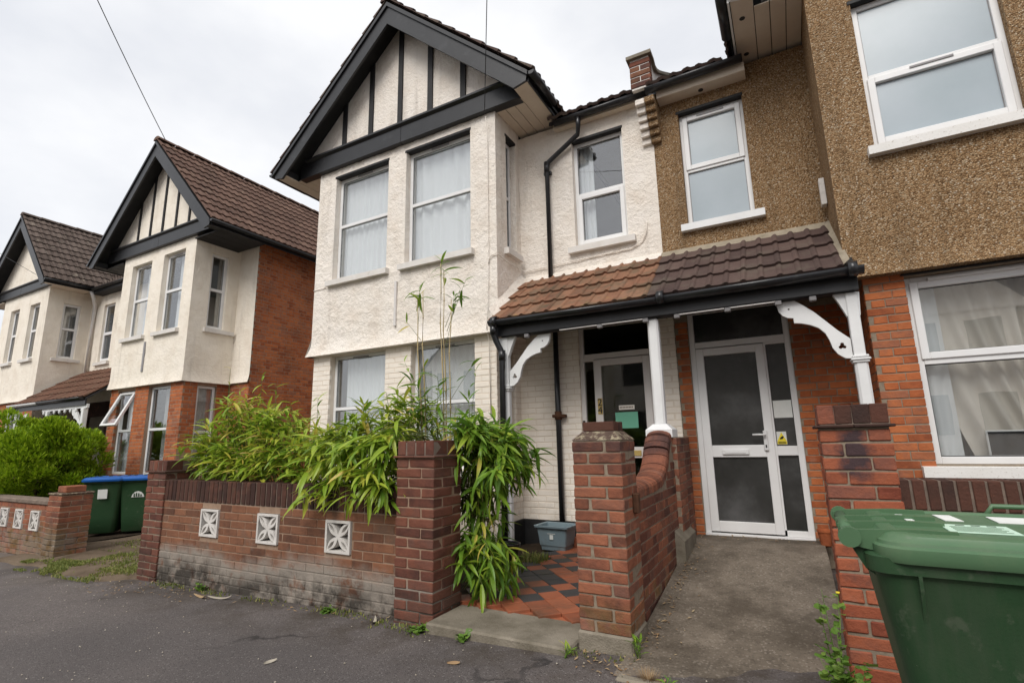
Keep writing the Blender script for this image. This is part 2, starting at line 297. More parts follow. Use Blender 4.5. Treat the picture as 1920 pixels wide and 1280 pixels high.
M['cane'] = basic('bamboo_cane', [(.42, .32, .16), (.56, .45, .25)], .5, .3, 10)
M['conifer'] = leafmat('golden_conifer', [(0, (.065, .13, .008)), (.35, (.21, .34, .012)), (.75, (.36, .50, .02)), (1, (.46, .57, .05))], .3, .6)
M['grass'] = leafmat('grass_blade', [(0, (.08, .11, .02)), (.5, (.16, .20, .04)), (.85, (.26, .26, .07)), (1, (.38, .31, .14))], .3, .6)
M['weed'] = leafmat('weed_leaf', [(0, (.06, .13, .02)), (.6, (.13, .24, .035)), (1, (.22, .33, .06))], .3, .5)
M['moss'] = basic('moss', [(.06, .075, .012), (.12, .13, .025)], .95, .05, 20, bumps=(('n', 60, .7, .02),))
M['stem_green'] = basic('green_cane', [(.07, .10, .02), (.16, .18, .05)], .5, .3, 10)
M['wood'] = basic('bark', [(.08, .055, .04), (.13, .09, .065)], .9, .1, 20)

# ------------------------------------------------------------------ object helpers
WP = {}
def thing(name, label, cat, loc=(0, 0, 0), group=None):
    o = bpy.data.objects.new(name, None); COL.objects.link(o); o.location = loc; o.empty_display_size = .2
    o['label'] = label; o['category'] = cat
    if group: o['group'] = group
    WP[o] = Vector(loc); return o
def tag(o, label, cat, group=None):
    o['label'] = label; o['category'] = cat
    if group: o['group'] = group
    return o
class MB:
    def __init__(s): s.v = []; s.f = []; s.sm = []
    def add(s, vs, fs, F=None, smooth=False):
        b = len(s.v); s.v += [tuple(F @ Vector(p)) if F else tuple(p) for p in vs]
        s.f += [tuple(b+i for i in q) for q in fs]; s.sm += [smooth]*len(fs); return s
    def box(s, x0, x1, y0, y1, z0, z1, F=None, c=0.0):
        if c <= 0:
            vs = [(x, y, z) for x in (x0, x1) for y in (y0, y1) for z in (z0, z1)]
            return s.add(vs, [(0, 1, 3, 2), (4, 6, 7, 5), (0, 4, 5, 1), (2, 3, 7, 6), (0, 2, 6, 4), (1, 5, 7, 3)], F)
        vs, fs = chamfer_box(x1-x0, y1-y0, z1-z0, c, 0)
        return s.add([(p[0]+(x0+x1)/2, p[1]+(y0+y1)/2, p[2]+(z0+z1)/2) for p in vs], fs, F)
    def prism(s, poly, a, b, axis='y', F=None, holes=()):
        """polygon in the plane of the two other axes (x,z for axis y; y,z for x; x,y for z), extruded from a to b"""
        def P(p, t): return (p[0], t, p[1]) if axis == 'y' else ((t, p[0], p[1]) if axis == 'x' else (p[0], p[1], t))
        loops = [list(poly)]+[list(h) for h in holes]
        tris = tessellate_polygon([[Vector((p[0], p[1], 0)) for p in l] for l in loops])
        allp = [p for l in loops for p in l]; n = len(allp)
        vs = [P(p, a) for p in allp]+[P(p, b) for p in allp]
        fs = [tuple(t) for t in tris]+[tuple(n+i for i in reversed(t)) for t in tris]
        k = 0
        for l in loops:
            m = len(l)
            for i in range(m): fs.append((k+i, k+(i+1) % m, n+k+(i+1) % m, n+k+i))
            k += m
        return s.add(vs, fs, F)
    def tube(s, pts, r, seg=8, F=None, cap=True):
        pts = [Vector(p) for p in pts]; rs = r if isinstance(r, (list, tuple)) else [r]*len(pts)
        vs = []; fs = []; up = Vector((0, 0, 1))
        for i, p in enumerate(pts):
            d = (pts[min(i+1, len(pts)-1)]-pts[max(i-1, 0)]).normalized()
            a = d.cross(up); a = a.normalized() if a.length > 1e-3 else Vector((1, 0, 0)); b = d.cross(a)
            for k in range(seg):
                t = 2*math.pi*k/seg; vs.append(tuple(p+(a*math.cos(t)+b*math.sin(t))*rs[i]))
        for i in range(len(pts)-1):
            for k in range(seg): fs.append((i*seg+k, i*seg+(k+1) % seg, (i+1)*seg+(k+1) % seg, (i+1)*seg+k))
        b0 = len(s.v); s.add(vs, fs, F, True)
        if cap:
            s.f += [tuple(b0+k for k in range(seg)), tuple(b0+(len(pts)-1)*seg+k for k in reversed(range(seg)))]; s.sm += [False, False]
        return s
    def build(s, name, mat, parent=None, label=None, kind=None, recalc=True):
        me = bpy.data.meshes.new(name)
        if s.v:
            lo = [min(p[i] for p in s.v) for i in range(3)]; hi = [max(p[i] for p in s.v) for i in range(3)]
            c = Vector([(a+b)/2 for a, b in zip(lo, hi)])
            if parent is None: c.z = lo[2]
        else: c = Vector((0, 0, 0))
        me.from_pydata([(p[0]-c.x, p[1]-c.y, p[2]-c.z) for p in s.v], [], s.f)
        me.polygons.foreach_set('use_smooth', s.sm)
        if recalc:
            bm = bmesh.new(); bm.from_mesh(me); bmesh.ops.recalc_face_normals(bm, faces=bm.faces); bm.to_mesh(me); bm.free()
        me.materials.append(M[mat] if isinstance(mat, str) else mat)
        o = bpy.data.objects.new(name, me); COL.objects.link(o); WP[o] = c
        if parent: o.parent = parent; o.location = c-WP[parent]
        else: o.location = c
        if label: o['label'] = label
        if kind: o['kind'] = kind
        return o
def inst(name, mesh, parent, W):
    o = bpy.data.objects.new(name, mesh); COL.objects.link(o); o.parent = parent
    o.matrix_basis = Matrix.Translation(-WP[parent]) @ W; return o
def front(y): return Matrix.Translation((0, y, 0))                                   # wall that faces the street
def right(x): return Matrix.Translation((x, 0, 0)) @ Matrix.Rotation(math.pi/2, 4, 'Z')    # faces +X; local x = +Y
def left(x): return Matrix.Translation((x, 0, 0)) @ Matrix.Rotation(-math.pi/2, 4, 'Z')    # faces -X; local x = -Y

def chamfer_box(l, d, h, c, jit=0.0, rnd=random):
    X, Y, Z = l/2, d/2, h/2; vs = []; idx = {}
    for sx in (-1, 1):
        for sy in (-1, 1):
            for sz in (-1, 1):
                j = [rnd.uniform(-jit, jit) for _ in range(3)]
                for a in range(3):
                    p = [sx*(X-c), sy*(Y-c), sz*(Z-c)]; p[a] = (sx*X, sy*Y, sz*Z)[a]
                    idx[(sx, sy, sz, a)] = len(vs); vs.append(tuple(p[i]+j[i] for i in range(3)))
    fs = []
    for a in range(3):
        b, e = (a+1) % 3, (a+2) % 3
        for s in (-1, 1):
            q = []
            for (m, n) in ((-1, -1), (1, -1), (1, 1), (-1, 1)):
                k = [0, 0, 0]; k[a] = s; k[b] = m; k[e] = n; q.append(idx[(*k, a)])
            fs.append(tuple(q) if s > 0 else tuple(reversed(q)))
        for m in (-1, 1):
            for n in (-1, 1):   # edges parallel to a
                k0 = [0, 0, 0]; k1 = [0, 0, 0]; k0[a] = -1; k1[a] = 1
                for k in (k0, k1): k[b] = m; k[e] = n
                fs.append((idx[(*k0, b)], idx[(*k1, b)], idx[(*k1, e)], idx[(*k0, e)]))
    for sx in (-1, 1):
        for sy in (-1, 1):
            for sz in (-1, 1): fs.append(tuple(idx[(sx, sy, sz, a)] for a in range(3)))
    return vs, fs
BM = {}
def brick_mesh(l, d, h, mat, c=.004, jit=.0015, name='brick'):
    key = (round(l*50), round(d, 3), round(h, 3), mat, random.randint(0, 2))
    l = round(l*50)/50
    if key not in BM:
        vs, fs = chamfer_box(max(l, .02), d, h, c, jit)
        me = bpy.data.meshes.new(name); me.from_pydata(vs, [], fs)
        bm = bmesh.new(); bm.from_mesh(me); bmesh.ops.recalc_face_normals(bm, faces=bm.faces); bm.to_mesh(me); bm.free()
        me.materials.append(M[mat]); BM[key] = me
    return BM[key]
BUD = {}; REST = {}
def root_of(o):
    while o.parent: o = o.parent
    return o
def piece(name, mesh, parent, W, limit=290):
    """one piece as an object of its own while the thing's budget lasts, the others joined into one part"""
    r = root_of(parent); k = (r, name); BUD[k] = BUD.get(k, 0)+1
    if BUD[k] <= limit: return inst(name, mesh, parent, W)
    mb = REST.setdefault((r, name, mesh.materials[0]), MB())
    mb.add([v.co for v in mesh.vertices], [tuple(p.vertices) for p in mesh.polygons], W)
def flush_rest():
    for (r, name, mat), mb in REST.items(): mb.build({'brick': 'brickwork', 'tile': 'tiling', 'leaf': 'leaves'}.get(name, name+'_field'), mat, r, kind='stuff', recalc=False)
    REST.clear()

def rects(u0, u1, z0, z1, holes, bond, bl, bh, j, phase=0):
    out = []; n = int(round((z1-z0)/(bh+j)))
    pitch = (z1-z0)/max(1, n)
    for c in range(n):
        za = z0+c*pitch; zb = za+pitch-j
        if bond == 'soldier': seq = [bl]
        elif bond == 'flemish': seq = [bl, .1025]
        else: seq = [bl]
        off = {'stretcher': (c+phase) % 2*(bl+j)/2, 'flemish': (c+phase) % 2*(bl+j+.1125)/2+.02, 'soldier': 0}[bond]
        u = u0-off; k = 0
        while u < u1-.02:
            l = seq[k % len(seq)]; a, b = max(u, u0), min(u+l, u1); u += l+j; k += 1
            segs = [(a, b)]
            for (h0, h1, g0, g1) in holes:
                if zb > g0+.012 and za < g1-.012:
                    ns = []
                    for (p, q) in segs:
                        if q <= h0 or p >= h1: ns.append((p, q)); continue
                        if p < h0: ns.append((p, h0))
                        if q > h1: ns.append((h1, q))
                    segs = ns
            for (p, q) in segs:
                if q-p > .03: out.append((p, q, za, zb))
    return out
def lay(parent, F, u0, u1, z0, z1, mat, holes=(), bond='stretcher', bl=.215, bh=.065, j=.01, d=.05, proud=.006, limit=290, phase=0, name='brick', order=None):
    rs = rects(u0, u1, z0, z1, holes, bond, bl, bh, j, phase)
    if order: rs.sort(key=order)
    for (a, b, za, zb) in rs:
        me = brick_mesh(b-a, d, round(zb-za, 3), mat, name=name)
        W = F @ Matrix.Translation(((a+b)/2, d/2-proud+random.uniform(-.0015, .0015), (za+zb)/2)) @ Matrix.Rotation(random.uniform(-.006, .006), 4, 'Y')
        piece(name, me, parent, W, limit)

def wall_face(name, parent, F, u0, u1, z0, z1, mat, holes=(), res=.05, amp=0.0, reveal=.12, flare=0, fu0=False, fu1=False, seed=0, top=True):
    mb = MB()
    def lines(a, b, ex):
        L = sorted({a, b, *[e for e in ex if a < e < b]}); o = []
        for p, q in zip(L, L[1:]):
            n = max(1, math.ceil((q-p)/res)); o += [p+(q-p)*i/n for i in range(n)]
        return o+[b]
    us = lines(u0, u1, [h[0] for h in holes]+[h[1] for h in holes]); zs = lines(z0, z1, [h[2] for h in holes]+[h[3] for h in holes])
    idx = {}; vs = []; fs = []
    for i, u in enumerate(us):
        for jx, z in enumerate(zs):
            y = 0.0; du = 0.0
            if amp:
                dist = min(u-u0, u1-u, .2)
                for h in holes:
                    dx = max(h[0]-u, 0, u-h[1]); dz = max(h[2]-z, 0, z-h[3]); dist = min(dist, math.hypot(dx, dz))
                wgt = min(1, dist/.07)
                W = F @ Vector((u, 0, z)); p = W+Vector((seed, 0, 0))
                n = noise.noise(p*8)*.5+noise.noise(p*19)*.75+noise.noise(p*31)*.45+noise.noise(p*2.2)*.6
                y -= amp*n*wgt
            if flare:
                t = max(0, 1-(z-z0)/.26); fl = flare*t*t; y -= fl
                if fu0 and i == 0: du = -fl
                if fu1 and i == len(us)-1: du = fl
            idx[i, jx] = len(vs); vs.append((u+du, y, z))
    for i in range(len(us)-1):
        for jx in range(len(zs)-1):
            cu, cz = (us[i]+us[i+1])/2, (zs[jx]+zs[jx+1])/2
            if any(h[0] < cu < h[1] and h[2] < cz < h[3] for h in holes): continue
            fs.append((idx[i, jx], idx[i+1, jx], idx[i+1, jx+1], idx[i, jx+1]))
    mb.add(vs, fs, F, bool(amp))
    for (a, b, c, d) in holes:
        a, b, c, d = max(a, u0), min(b, u1), max(c, z0), min(d, z1)
        q = [(a, 0, c), (a, reveal, c), (a, reveal, d), (a, 0, d), (b, 0, c), (b, reveal, c), (b, reveal, d), (b, 0, d)]
        mb.add(q, [(0, 1, 2, 3), (4, 7, 6, 5), (0, 4, 5, 1), (3, 2, 6, 7)], F)
    if flare:
        e0 = -flare if fu0 else 0; e1 = flare if fu1 else 0
        mb.add([(u0+e0, -flare, z0), (u1+e1, -flare, z0), (u1+e1, .06, z0), (u0+e0, .06, z0)], [(0, 1, 2, 3)], F)
    return mb.build(name, mat, parent, recalc=False)

# ------------------------------------------------------------------ windows
def window(house, F, u0, u1, z0, z1, zm=None, sash=None, depth=.10, lintel=None, sill=None, sillmat='sill', frame='upvc', glass='glass', vent=None, open_top=False, fwid=.05, sill_z=(.0, .07), mull=None):
    mb = MB(); y0, y1 = depth, depth+.065; f = fwid
    mb.box(u0, u0+f, y0, y1, z0, z1, F, .004); mb.box(u1-f, u1, y0, y1, z0, z1, F, .004)
    mb.box(u0+f, u1-f, y0, y1, z0, z0+f, F, .004); mb.box(u0+f, u1-f, y0, y1, z1-f, z1, F, .004)
    if zm: mb.box(u0+f, u1-f, y0-.002, y1, zm-f*.5, zm+f*.5, F, .004)
    if mull:
        for m in mull: mb.box(m-f*.45, m+f*.45, y0, y1, z0+f, z1-f, F, .004)
    wn = mb.build('window', frame, house)
    cells = [(z0+f, zm-f*.5), (zm+f*.5, z1-f)] if zm else [(z0+f, z1-f)]
    for k, (a, b) in enumerate(cells):
        which = 'bottom' if (k == 0 and zm) else 'top'
        s = sash in (which, 'both') and not (open_top and which == 'top')
        g = .045 if s else 0
        uu0, uu1 = u0+f, u1-f
        if open_top and which == 'top':
            th = R(24)                                     # top-hung sash swung out at its foot
            H = F @ Matrix.Translation((0, y0-.005, b)) @ Matrix.Rotation(-th, 4, 'X')
            m2 = MB(); hh = b-a; e = .05
            for q in ((uu0-.02, uu0+e, -hh, 0), (uu1-e, uu1+.02, -hh, 0), (uu0+e, uu1-e, -hh, -hh+e), (uu0+e, uu1-e, -e, 0)): m2.box(q[0], q[1], -.05, 0, q[2], q[3], H, .004)
            m2.build('sash', frame, wn)
            MB().box(uu0+e, uu1-e, -.03, -.022, -hh+e, -e, H).build('pane', glass, wn)
            continue
        if s:
            m2 = MB(); e = g; yy0, yy1 = y0-.018, y1-.006
            m2.box(uu0-.015, uu0+e, yy0, yy1, a-.015, b+.015, F, .005); m2.box(uu1-e, uu1+.015, yy0, yy1, a-.015, b+.015, F, .005)
            m2.box(uu0+e, uu1-e, yy0, yy1, a-.015, a+e, F, .005); m2.box(uu0+e, uu1-e, yy0, yy1, b-e, b+.015, F, .005)
            m2.build('sash', frame, wn)
        MB().box(uu0+g, uu1-g, y0+.022, y0+.030, a+g, b-g, F).build('pane', glass, wn)
        MB_b = MB(); yb = y0+.019
        for q in ((uu0+g, uu0+g+.007, a+g, b-g), (uu1-g-.007, uu1-g, a+g, b-g), (uu0+g+.007, uu1-g-.007, a+g, a+g+.007), (uu0+g+.007, uu1-g-.007, b-g-.007, b-g)): MB_b.box(q[0], q[1], yb, yb+.002, q[2], q[3], F)
        MB_b.build('gasket', 'grey_plastic' if glass != 'glass' else 'black_matt', wn)
    if vent is not None:
        c = (u0+u1)/2; MB().box(c-.16, c+.16, y0-.026, y0-.0195, vent-.011, vent+.011, F, .002).build('vent', 'grey_plastic', wn)
    if lintel:
        e = .012; MB().box(u0-e*2, u1+e, -.008, depth-.003, z1-.004, z1+.035, F, .003).build('lintel', lintel, wn)
    if sill:
        a, b = sill; m3 = MB(); h = .10
        m3.prism([(-.075, z0-h), (depth+.05, z0-h), (depth+.05, z0-.004), (-.075, z0-.016)], u0-a, u1+b, 'x', F)
        m3.build('sill', sillmat, wn)
    return wn
CURT = []
def curtain(F, u0, u1, z0, z1, y, mat, label, gap=None, amp=.018, waves=9, group='curtains hanging behind the windows', drape=0.0):
    mb = MB(); n = int(waves*8*(u1-u0)); nz = 6 if not drape else 14; ph = random.uniform(0, 6)
    vs = []; fs = []
    for i in range(n+1):
        u = u0+(u1-u0)*i/n
        for k in range(nz+1):
            t = k/nz; z = z0+(z1-z0)*t
            yy = y+amp*math.sin(u*waves*6.28+ph+.6*math.sin(u*9))*(1-.5*t)+.3*amp*math.sin(u*41+t*2)
            vs.append((u+drape*(1-t)*math.sin(u*5+1)*.5+drape*(1-t)*(1-t), yy, z))
    for i in range(n):
        if gap and gap[0] < u0+(u1-u0)*i/n < gap[1]: continue
        for k in range(nz):
            a = i*(nz+1)+k; fs.append((a, a+nz+1, a+nz+2, a+1))
    mb.add(vs, fs, F, True); o = mb.build('curtain', mat, None, recalc=False); tag(o, label, 'curtain', group); return o

# ------------------------------------------------------------------ roof tiles
def tile_mesh(w, ln, mat, kind, th=.022, boost=1.0):
    """interlocking tile: lower edge at local y=0, up-slope +y, normal +z, one roll on its right side"""
    if kind == 'roll': prof = [(0, .004), (.10, 0), (.19, .002), (.215, .022), (.245, .036), (.275, .034), (.298, .014), (.303, .004)]
    elif kind == 'double': prof = [(0, .010), (.045, .018), (.085, .006), (.14, .003), (.165, .014), (.215, .020), (.25, .006), (.298, .004)]
    else: prof = [(0, .012), (.06, .0), (.15, .002), (.205, .028), (.25, .034), (.298, .012)]
    k = w/.30; n = len(prof); zs = boost if w > .25 else .48; prof = [(x, z*zs) for x, z in prof]; vs = []
    for x, z in prof: vs.append((x*k, 0, z+th))
    for x, z in prof: vs.append((x*k, ln, z+.002))
    for x, z in prof: vs.append((x*k, .004, z-.004))
    fs = []
    for i in range(n-1): fs += [(i, i+1, n+i+1, n+i), (2*n+i, 2*n+i+1, i+1, i)]
    fs += [(0, n, 2*n), (n-1, 2*n+n-1, 2*n-1)]
    me = bpy.data.meshes.new('tile'); me.from_pydata(vs, [], fs); me.materials.append(M[mat]); return me
def tiles(owner, o, u, s, cols, rows, w, gauge, mats, kind, keep=None, limit=290, jit=.003):
    u = Vector(u).normalized(); s = Vector(s).normalized(); n = u.cross(s)
    B = Matrix((u, s, n)).transposed().to_4x4()
    ms = {}
    for r_ in range(rows):
        for c in range(cols):
            p = Vector(o)+u*(c*w)+s*(r_*gauge)
            if keep and not keep(p, c, r_): continue
            mt = mats(c, r_) if callable(mats) else mats
            if mt not in ms: ms[mt] = tile_mesh(w, gauge+.05, mt, kind, *((.036, 1.4) if w > .25 else (.033, 1.0)))
            W = Matrix.Translation(p+n*random.uniform(0, jit)) @ B @ Matrix.Rotation(random.uniform(-.008, .008), 4, 'Z') @ Matrix.Rotation(random.uniform(-.004, .006), 4, 'X')
            piece('tile', ms[mt], owner, W, limit)
def gutter(parent, p0, p1, r=.056, mat='gutter', stops=True):
    p0, p1 = Vector(p0), Vector(p1); d = (p1-p0).normalized(); a = d.cross(Vector((0, 0, 1))).normalized(); mb = MB(); vs = []; fs = []; n = 10
    for p in (p0, p1):
        for rad in (r, r-.006):
            for k in range(n+1):
                t = math.pi*k/n; vs.append(tuple(p+a*(rad*math.cos(t))-Vector((0, 0, rad*math.sin(t)))))
    m = n+1
    for k in range(n): fs += [(k, k+1, 2*m+k+1, 2*m+k), (m+k, 3*m+k, 3*m+k+1, m+k+1)]
    fs += [(0, 2*m, 3*m, m), (n, m+n, 3*m+n, 2*m+n)]
    for q in (0, 2*m):
        for k in range(n): fs.append((q+k, q+m+k, q+m+k+1, q+k+1))
    mb.add(vs, fs, None, True)
    for p in (p0, p1):
        if stops: mb.add([tuple(p+a*(r*math.cos(math.pi*k/n))-Vector((0, 0, r*math.sin(math.pi*k/n)))) for k in range(n+1)], [tuple(range(n+1))])
    return mb.build('gutter', mat, parent)
# ------------------------------------------------------------------ ground
def gz(x): return .024*(x+1)-.005 if x > -20 else .024*(-19)-.005
def ground():
    mb = MB(); xs = [-90, -60, -40, -30]+[-20+.5*i for i in range(53)]+[8, 12, 20, 40, 90]; ys = [-60, -30, -14, -8, -4]+[-2+.25*i for i in range(22)]+[4, 5, 6, 8, 12, 20, 40, 90]
    vs = []; fs = []
    for x in xs:
        for y in ys: vs.append((x, y, (gz(x) if x < 8 else gz(8))+(.006*noise.noise(Vector((x*.9, y*.9, 0))) if -3 < y < 3.2 else 0)-(.03 if y > 3.4 else 0)))
    n = len(ys)
    for i in range(len(xs)-1):
        for k in range(n-1): fs.append((i*n+k, (i+1)*n+k, (i+1)*n+k+1, i*n+k+1))
    mb.add(vs, fs, None, True); o = mb.build('pavement', 'asphalt', None, recalc=False); o['kind'] = 'structure'; return o
ground()
def sheet(name, pts, mat, zfun, res=.12, kind='structure'):
    """ground patch inside a convex quad x0..x1, y0..y1 with height zfun(x, y)"""
    x0, x1, y0, y1 = pts; nx = max(2, int((x1-x0)/res)); ny = max(2, int((y1-y0)/res)); mb = MB(); vs = []; fs = []
    for i in range(nx+1):
        for k in range(ny+1):
            x = x0+(x1-x0)*i/nx; y = y0+(y1-y0)*k/ny; vs.append((x, y, zfun(x, y)))
    for i in range(nx):
        for k in range(ny): fs.append((i*(ny+1)+k, (i+1)*(ny+1)+k, (i+1)*(ny+1)+k+1, i*(ny+1)+k+1))
    mb.add(vs, fs, None, True); o = mb.build(name, mat, None, recalc=False); o['kind'] = kind; return o
def ramp(y): return .006+.245*min(1, max(0, (y-3.5)/1.9))**1.15
sheet('concrete_path', (-1.03, .16, 3.02, 6.15), 'concrete', lambda x, y: ramp(y)+.008*noise.noise(Vector((x*3, y*3, 1)))+(-.012 if y < 3.1 else 0))
sheet('garden_soil', (-6.6, -2.46, 3.4, 6.1), 'soil', lambda x, y: .02+.05*noise.noise(Vector((x*2, y*2, 1))))
sheet('driveway', (-10.3, -6.45, 2.75, 13), 'dirt', lambda x, y: gz(x)+.012+.03*min(1, max(0, (y-2.7)/1.2))+.025*noise.noise(Vector((x*1.1, y*1.1, 4)))-.09*max(0, 1-(y-2.75-.22-.3*noise.noise(Vector((x*1.3, 7, 0))))/.22)-.09*max(0, (x+6.85)/.3)*(1 if y < 3.35 else 0))
sheet('front_garden_ground', (-19, -10.3, 3.65, 6.0), 'soil', lambda x, y: gz(x)+.05)
sheet('side_garden_ground', (.46, 5, 3.5, 5.5), 'concrete', lambda x, y: .06)

# ------------------------------------------------------------------ gables
def gable(H, wall_l, wall_r, xl, xr, xc, ze, za, yf, yw, yb, dark='black', soff='soffit', panelmat='render', studs=(), beam=(5.80, 6.07), soft_dark=False, panel=True, gyr=None, gyl=None):
    k = (za-ze)/(xr-xc); kl = (za-ze)/(xc-xl)
    zr = lambda x: za-(k*(x-xc) if x > xc else kl*(xc-x))
    # roof slabs: thin deck, tiles sit on it
    for sgn, xe in ((1, xr), (-1, xl)):
        mb = MB(); mb.prism([(xc, za+.015), (xe+sgn*.03, ze+.015-.03*k), (xe+sgn*.03, ze-.035-.03*k), (xc, za-.035)], yf-.02, yb, 'y'); mb.build('roof', 'black_matt', H)
        s2 = MB(); a = .06; s2.prism([(xc, za-.06), (xe-sgn*.03, ze-.03), (xe-sgn*.03, ze-.055), (xc, za-.085)], yf+.04, yw, 'y'); s2.build('verge_soffit', 'black_matt' if dark == 'black' else soff, H)
        b = MB(); X = lambda d: xe-sgn*d
        b.prism([(xc, za), (xe, ze), (X(.02), ze-.115), (X(.20), ze-.155), (xc, za-.37)], yf, yf+.035, 'y'); b.build('bargeboard', dark, H)
        mo = MB(); mo.prism([(xc, za+.006), (xe+sgn*.015, ze+.004), (xe+sgn*.015, ze-.06), (xc, za-.065)], yf-.028, yf-.002, 'y'); mo.build('verge_moulding', dark, H)
    # gable wall and timbering
    zb = beam[1]+.075
    if panel:
        p = MB(); xL, xR = xc-(za-.1-zb)/kl, xc+(za-.1-zb)/k
        p.prism([(xL, zb-.1), (xR, zb-.1), (xR, zb), (xc, za-.1), (xL, zb)], yw, yw+.1, 'y'); p.build('gable_panel', panelmat, H)
    for sx, sw in studs:
        s = MB(); h1 = zr(sx-sw/2)-.09; h2 = zr(sx+sw/2)-.09; s.prism([(sx-sw/2, zb-.01), (sx+sw/2, zb-.01), (sx+sw/2, h2), (sx-sw/2, h1)], yw-.028, yw+.02, 'y'); s.build('timber_stud', 'black_matt' if dark == 'black' else dark, H)
    bl, br = xl+.32, xr-.245
    b = MB(); mid = xc+random.uniform(-.1, .1)
    b.box(bl, mid-.002, yw-.085, yw+.05, beam[0], beam[1], None, .006); b.box(mid+.002, br, yw-.085, yw+.05, beam[0], beam[1], None, .006); b.build('tie_beam', dark, H)
    b = MB(); b.prism([(yw-.085, beam[1]+.002), (yw-.125, beam[1]+.03), (yw-.125, beam[1]+.06), (yw-.03, beam[1]+.085), (yw+.03, beam[1]+.085), (yw+.03, beam[1]+.002)], bl+.15, br-.1, 'x'); b.build('beam_moulding', dark, H)
    # level eaves soffits either side
    for sgn, xw_, xe in ((1, wall_r, xr), (-1, wall_l, xl)):
        zz = ze-.085; e1 = xe-sgn*.02; e2 = xe-sgn*.24; a, c = sorted((e1, e2))
        q = MB(); q.box(a+.003, c-.003, yf+.037, yw+.95, zz-.014, zz+.006, None, .003); q.build('soffit_board', 'black_matt' if soft_dark else soff, H)
        a, c = sorted((xw_, e2)); n = 3; wd = (c-a)/n
        for i in range(n):
            q = MB(); q.box(a+i*wd+.004, a+(i+1)*wd-.004, yw-.05, yw+.95, zz-.012, zz+.006, None, .003); q.build('soffit_board', 'black_matt' if soft_dark else soff, H)
        a, c = sorted((xw_, e1))
        q = MB(); q.box(a, c, yw-.04, yw+.95, zz+.010, zz+.02); q.build('soffit_backing', 'soffit_gap', H)
        a, c = sorted((e2, e2+sgn*.012)); q = MB(); q.box(a, c, yf+.037, yw-.05, zz+.007, ze+.03); q.build('eaves_cheek', 'black_matt' if dark == 'black' else dark, H)
        x0, x1 = sorted((xe-sgn*.015, xe+sgn*.005)); f = MB(); f.box(x0, x1, yf+.036, yb, ze-.115, ze+.0); f.build('fascia', dark, H)
        gutter(H, (xe+sgn*.062, yf-.02, ze-.015), (xe+sgn*.062, (gyr if sgn > 0 else gyl) or yw+.35, ze-.02))
    return k, kl

def slope_tiles(H, xc, za, xe, ze, y0, y1, sgn, mats, kind, w=.30, gauge=.32, keep=None, limit=290):
    """tiles on one slope of a gable roof: sgn +1 = slope facing +X"""
    L = math.hypot(xe-xc, za-ze); rows = max(1, int(round((L+.04)/gauge))); g = (L+.02)/rows
    s = Vector(((xc-xe), 0, za-ze)).normalized(); start = Vector((xe, 0, ze+.03))-s*.05
    cols = int((y1-y0)/w)
    if sgn > 0: tiles(H, start+Vector((0, y0, 0)), (0, 1, 0), s, cols, rows, w, g, mats, kind, keep, limit)
    else: tiles(H, start+Vector((0, y0+cols*w, 0)), (0, -1, 0), s, cols, rows, w, g, mats, kind, keep, limit)
    # ridge tiles
def ridge(H, p0, p1, mat, r=.11, n=1.0):
    p0, p1 = Vector(p0), Vector(p1); L = (p1-p0).length; d = (p1-p0).normalized(); a = d.cross(Vector((0, 0, 1))); c = int(L/.45); key = ('ridge', mat)
    if key not in BM:
        mb = []; fs = []; 
        for i, y in enumerate((0, .44)):
            for k in range(7):
                t = math.pi*(k/6); mb.append((r*math.cos(t)*1.15, y, r*math.sin(t)*.8+(.012 if i == 0 else 0)))
        for k in range(6): fs.append((k, 7+k, 8+k, k+1))
        fs.append(tuple(range(7)))
        me = bpy.data.meshes.new('ridge_tile'); me.from_pydata(mb, [], fs); me.materials.append(M[mat]); BM[key] = me
    B = Matrix((a, d, Vector((0, 0, 1)))).transposed().to_4x4()
    for i in range(c): inst('ridge_tile', BM[key], H, Matrix.Translation(p0+d*.45*i+Vector((0, 0, random.uniform(-.004, .004)))) @ B)

def rooms(H, x0, x1, yf, yb, z1, y_in, bay):
    """plain rooms behind the windows: back wall, upper floor and top ceiling"""
    mb = MB(); mb.box(x0+.05, x1-.05, yb-.3, yb-.2, 0, z1); mb.box(x0+.05, x1-.05, y_in+.2, yb-.3, 2.72, 2.80); mb.box(bay[0]+.12, bay[1]-.12, yf+.2, y_in+.2, 2.72, 2.80); mb.box(x0+.05, x1-.05, y_in+.2, yb-.3, z1-.05, z1)
    mb.build('inner_wall', 'interior', H)

# ================================================================== number 24: cream house
H = thing('house', 'cream roughcast house with black half-timbered gable, bay windows and the number 24 on its door', 'house', (-4.1, 6.2, 0))
XL, XR, XP = -6.59, -3.14, -1.165
YB, YW = 5.45, 6.15
w1 = (-6.20, -5.06, 3.865, 5.64); w2 = (-4.71, -3.55, 3.865, 5.655)
wall_face('upper_bay_wall', H, front(YB), XL, XR, 2.66, 5.92, 'render', [w1, w2], .032, .012, flare=.06, fu0=True, fu1=True, seed=3)
sw = (5.74, 6.02, 3.87, 5.58)
wall_face('bay_side_wall', H, right(XR), YB, YW, 2.66, 5.92, 'render', [sw], .035, .011, flare=.06, fu0=True, seed=9)
wall_face('bay_side_wall', H, left(XL), -YW-6, -YB, 2.66, 5.92, 'render', [], .3, .0, flare=.06, fu1=True)
mw = (-2.30, -1.575, 3.865, 5.42)
wall_face('upper_wall', H, front(YW), XR, XP, 3.35, 5.75, 'render', [mw], .035, .011, seed=5)
